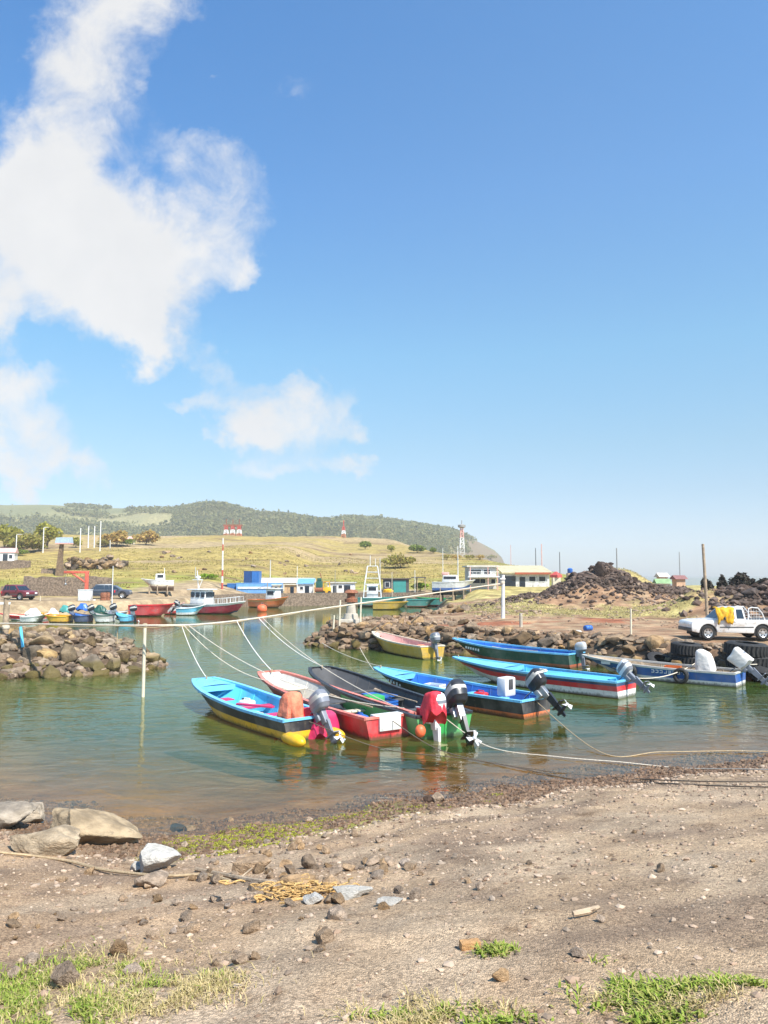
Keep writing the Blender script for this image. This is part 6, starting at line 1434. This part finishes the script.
veg('wide brown green tree at the far left slope', 'tree', 22, 553, 42, 21, olive_leaf, 55, 'tree', 2200, .03, leafk=.12)
veg('yellow green tree cut by the left frame edge', 'tree', 4, 549, 30, 24, yellow_leaf, 56, 'tree', 1700, .05, leafk=.12)
veg('low bright bush right of the wide brown green tree', 'bush', 38, 551, 14, 10, yellow_leaf, 57)
veg('low green bush beside the white house at far left', 'bush', 18, 556, 18, 7, green_leaf, 64)
veg('small yellow bush right of the totem sign', 'bush', 76, 548, 10, 12, yellow_leaf, 65)
veg('large dark olive bush in the middle of the dry field', 'bush', 401, 568, 32, 14, olive_leaf, 58)
veg('small green bush high in the field left of the large bush', 'bush', 365, 549, 16, 8, green_leaf, 59)
veg('small pale green bush left of the radio tower', 'bush', 391, 552, 9, 7, yellow_leaf, 60); veg('bright green bush behind the large olive bush', 'bush', 417, 553, 15, 9, green_leaf, 61); veg('little green bush right of the bright green bush', 'bush', 433, 553, 7, 6, green_leaf, 62)
veg('green shrub patch at the edge of the quay by the blue container', 'shrub', 208, 590, 20, 9, leafmat('lime_leaf', (.20, .30, .03)), 66, 'shrub', 600, .05, Y=112)
for i, px in enumerate([447, 457, 470, 480, 491]): veg(['brown hedge bush first left of the radio tower foot', 'brown hedge bush just left of the radio tower foot', 'brown hedge bush right of the radio tower foot', 'brown hedge bush third right below the headland', 'brown hedge bush last below the headland cliff'][i], 'bush', px, 560, 14, 6, rust_leaf if i % 2 else olive_leaf, 70 + i, 'bush', 350)
for i, (px, w_, h_, lab) in enumerate([(722, 12, 6, 'dark scrub bush left end of the lava ridge skyline'), (738, 20, 12, 'largest dark scrub bush on the lava ridge skyline'), (748, 12, 8, 'dark scrub bush right of the largest on the ridge'), (762, 14, 6, 'dark scrub bush at the right frame edge on the ridge'), (706, 10, 4, 'low dark scrub bush near the wooden pole top')]):
    v = at(px, 581, 54); v.z = hz(v.x, 54); k = 54 / 740
    plant('scrub', lab, 'bush', v, w_ * k, at(px, 582 - h_, 54).z - v.z, dark_leaf, .2, 1500, 9, 80 + i, .0)
v = gz(2, 557, 150); shed('house', 'white house at the left frame edge below the trees', 'house', v, 4.5, 4, 1.9, .3, white_p, pink_p, 'gable', 1.0, doors=[(.6, .9, 1.6)], windows=[(-1.2, 1.1, .8, .7), (1.6, 1.1, .6, .7)])
v = gz(127, 532, 260); shed('house', 'small distant white house with red roof between the rust bushes', 'house', Vector((v.x, 260, v.z)), 3.6, 3, 1.8, 0, cream_p, pink_p, 'gable', 1.0, windows=[(-.8, 1.0, .7, .6), (.9, 1.0, .7, .6)])
v = gz(539, 566, 112); veg('two teal green shrubs by the thin masts', 'shrub', 541, 565, 10, 4, leafmat('teal_leaf', (.03, .16, .14)), 90, 'shrub', 250, .2, Y=112)

# ================================================================== the wood on the far hill
rg = np.random.default_rng(99); N_ = 72000
u_ = rg.uniform(-560, 150, N_); yy = rg.uniform(555, 1040, N_); xx = u_ / 1000 * yy
keep = rg.uniform(0, 1, N_) < FOREST(u_, xx, yy) * .9 * (yy / 1000) ** .6
xx, yy = xx[keep], yy[keep]; zz = hfun(xx, yy); print('trees in wood', len(xx))
k = 8; n_ = len(xx); hgt = rg.uniform(2.6, 5.0, n_); hgt *= .45 + 1.1 * fbm(xx * .02, yy * .02, 140); hgt *= np.where(rg.uniform(0, 1, n_) > .93, 1.5, 1)
P_ = np.repeat(np.stack([xx, yy, zz], 1), k, 0); q = rg.normal(size=(n_ * k, 3)); q /= np.linalg.norm(q, axis=1)[:, None]; q *= rg.uniform(.4, 1, n_ * k)[:, None]
hr = np.repeat(hgt, k); P_ = P_ + q * np.stack([hr * .38, hr * .38, hr * .42], 1); P_[:, 2] += hr * .5
mid_ = np.repeat((rg.uniform(0, 1, n_) + (fbm(xx * .01, yy * .01, 141) - .5) * 1.6 > .55).astype(np.int32), k)
tag(quads_mesh('wooded_hillside', rand_quads(P_, hr * .42, .1, rg), [leafmat('far_wood_leaf', (.27, .26, .10), .8, 1.2, (.30, .26, .12), .5), leafmat('far_wood_leaf_pale', (.34, .32, .14), .8, 1.2, (.29, .29, .11), .5)], None, mid_), kind='stuff')

# loose low tussocks over the near part of the dry field
XX = rng.uniform(-75, 45, 60000); YY = rng.uniform(84, 210, 60000); S_ = sdpoly(XX, YY, FAR); k = (S_ > 15) & (np.abs(XX) < YY * .56) & (fbm(XX * .12, YY * .3, 150) > .5)
XX, YY = XX[k], YY[k]; blades('dry_grass', np.stack([XX, YY, hfun(XX, YY) - .02], 1), .30, leafmat('field_straw', (.40, .32, .12), .75, 1.15, (.34, .32, .08)), 26, .9, .06)
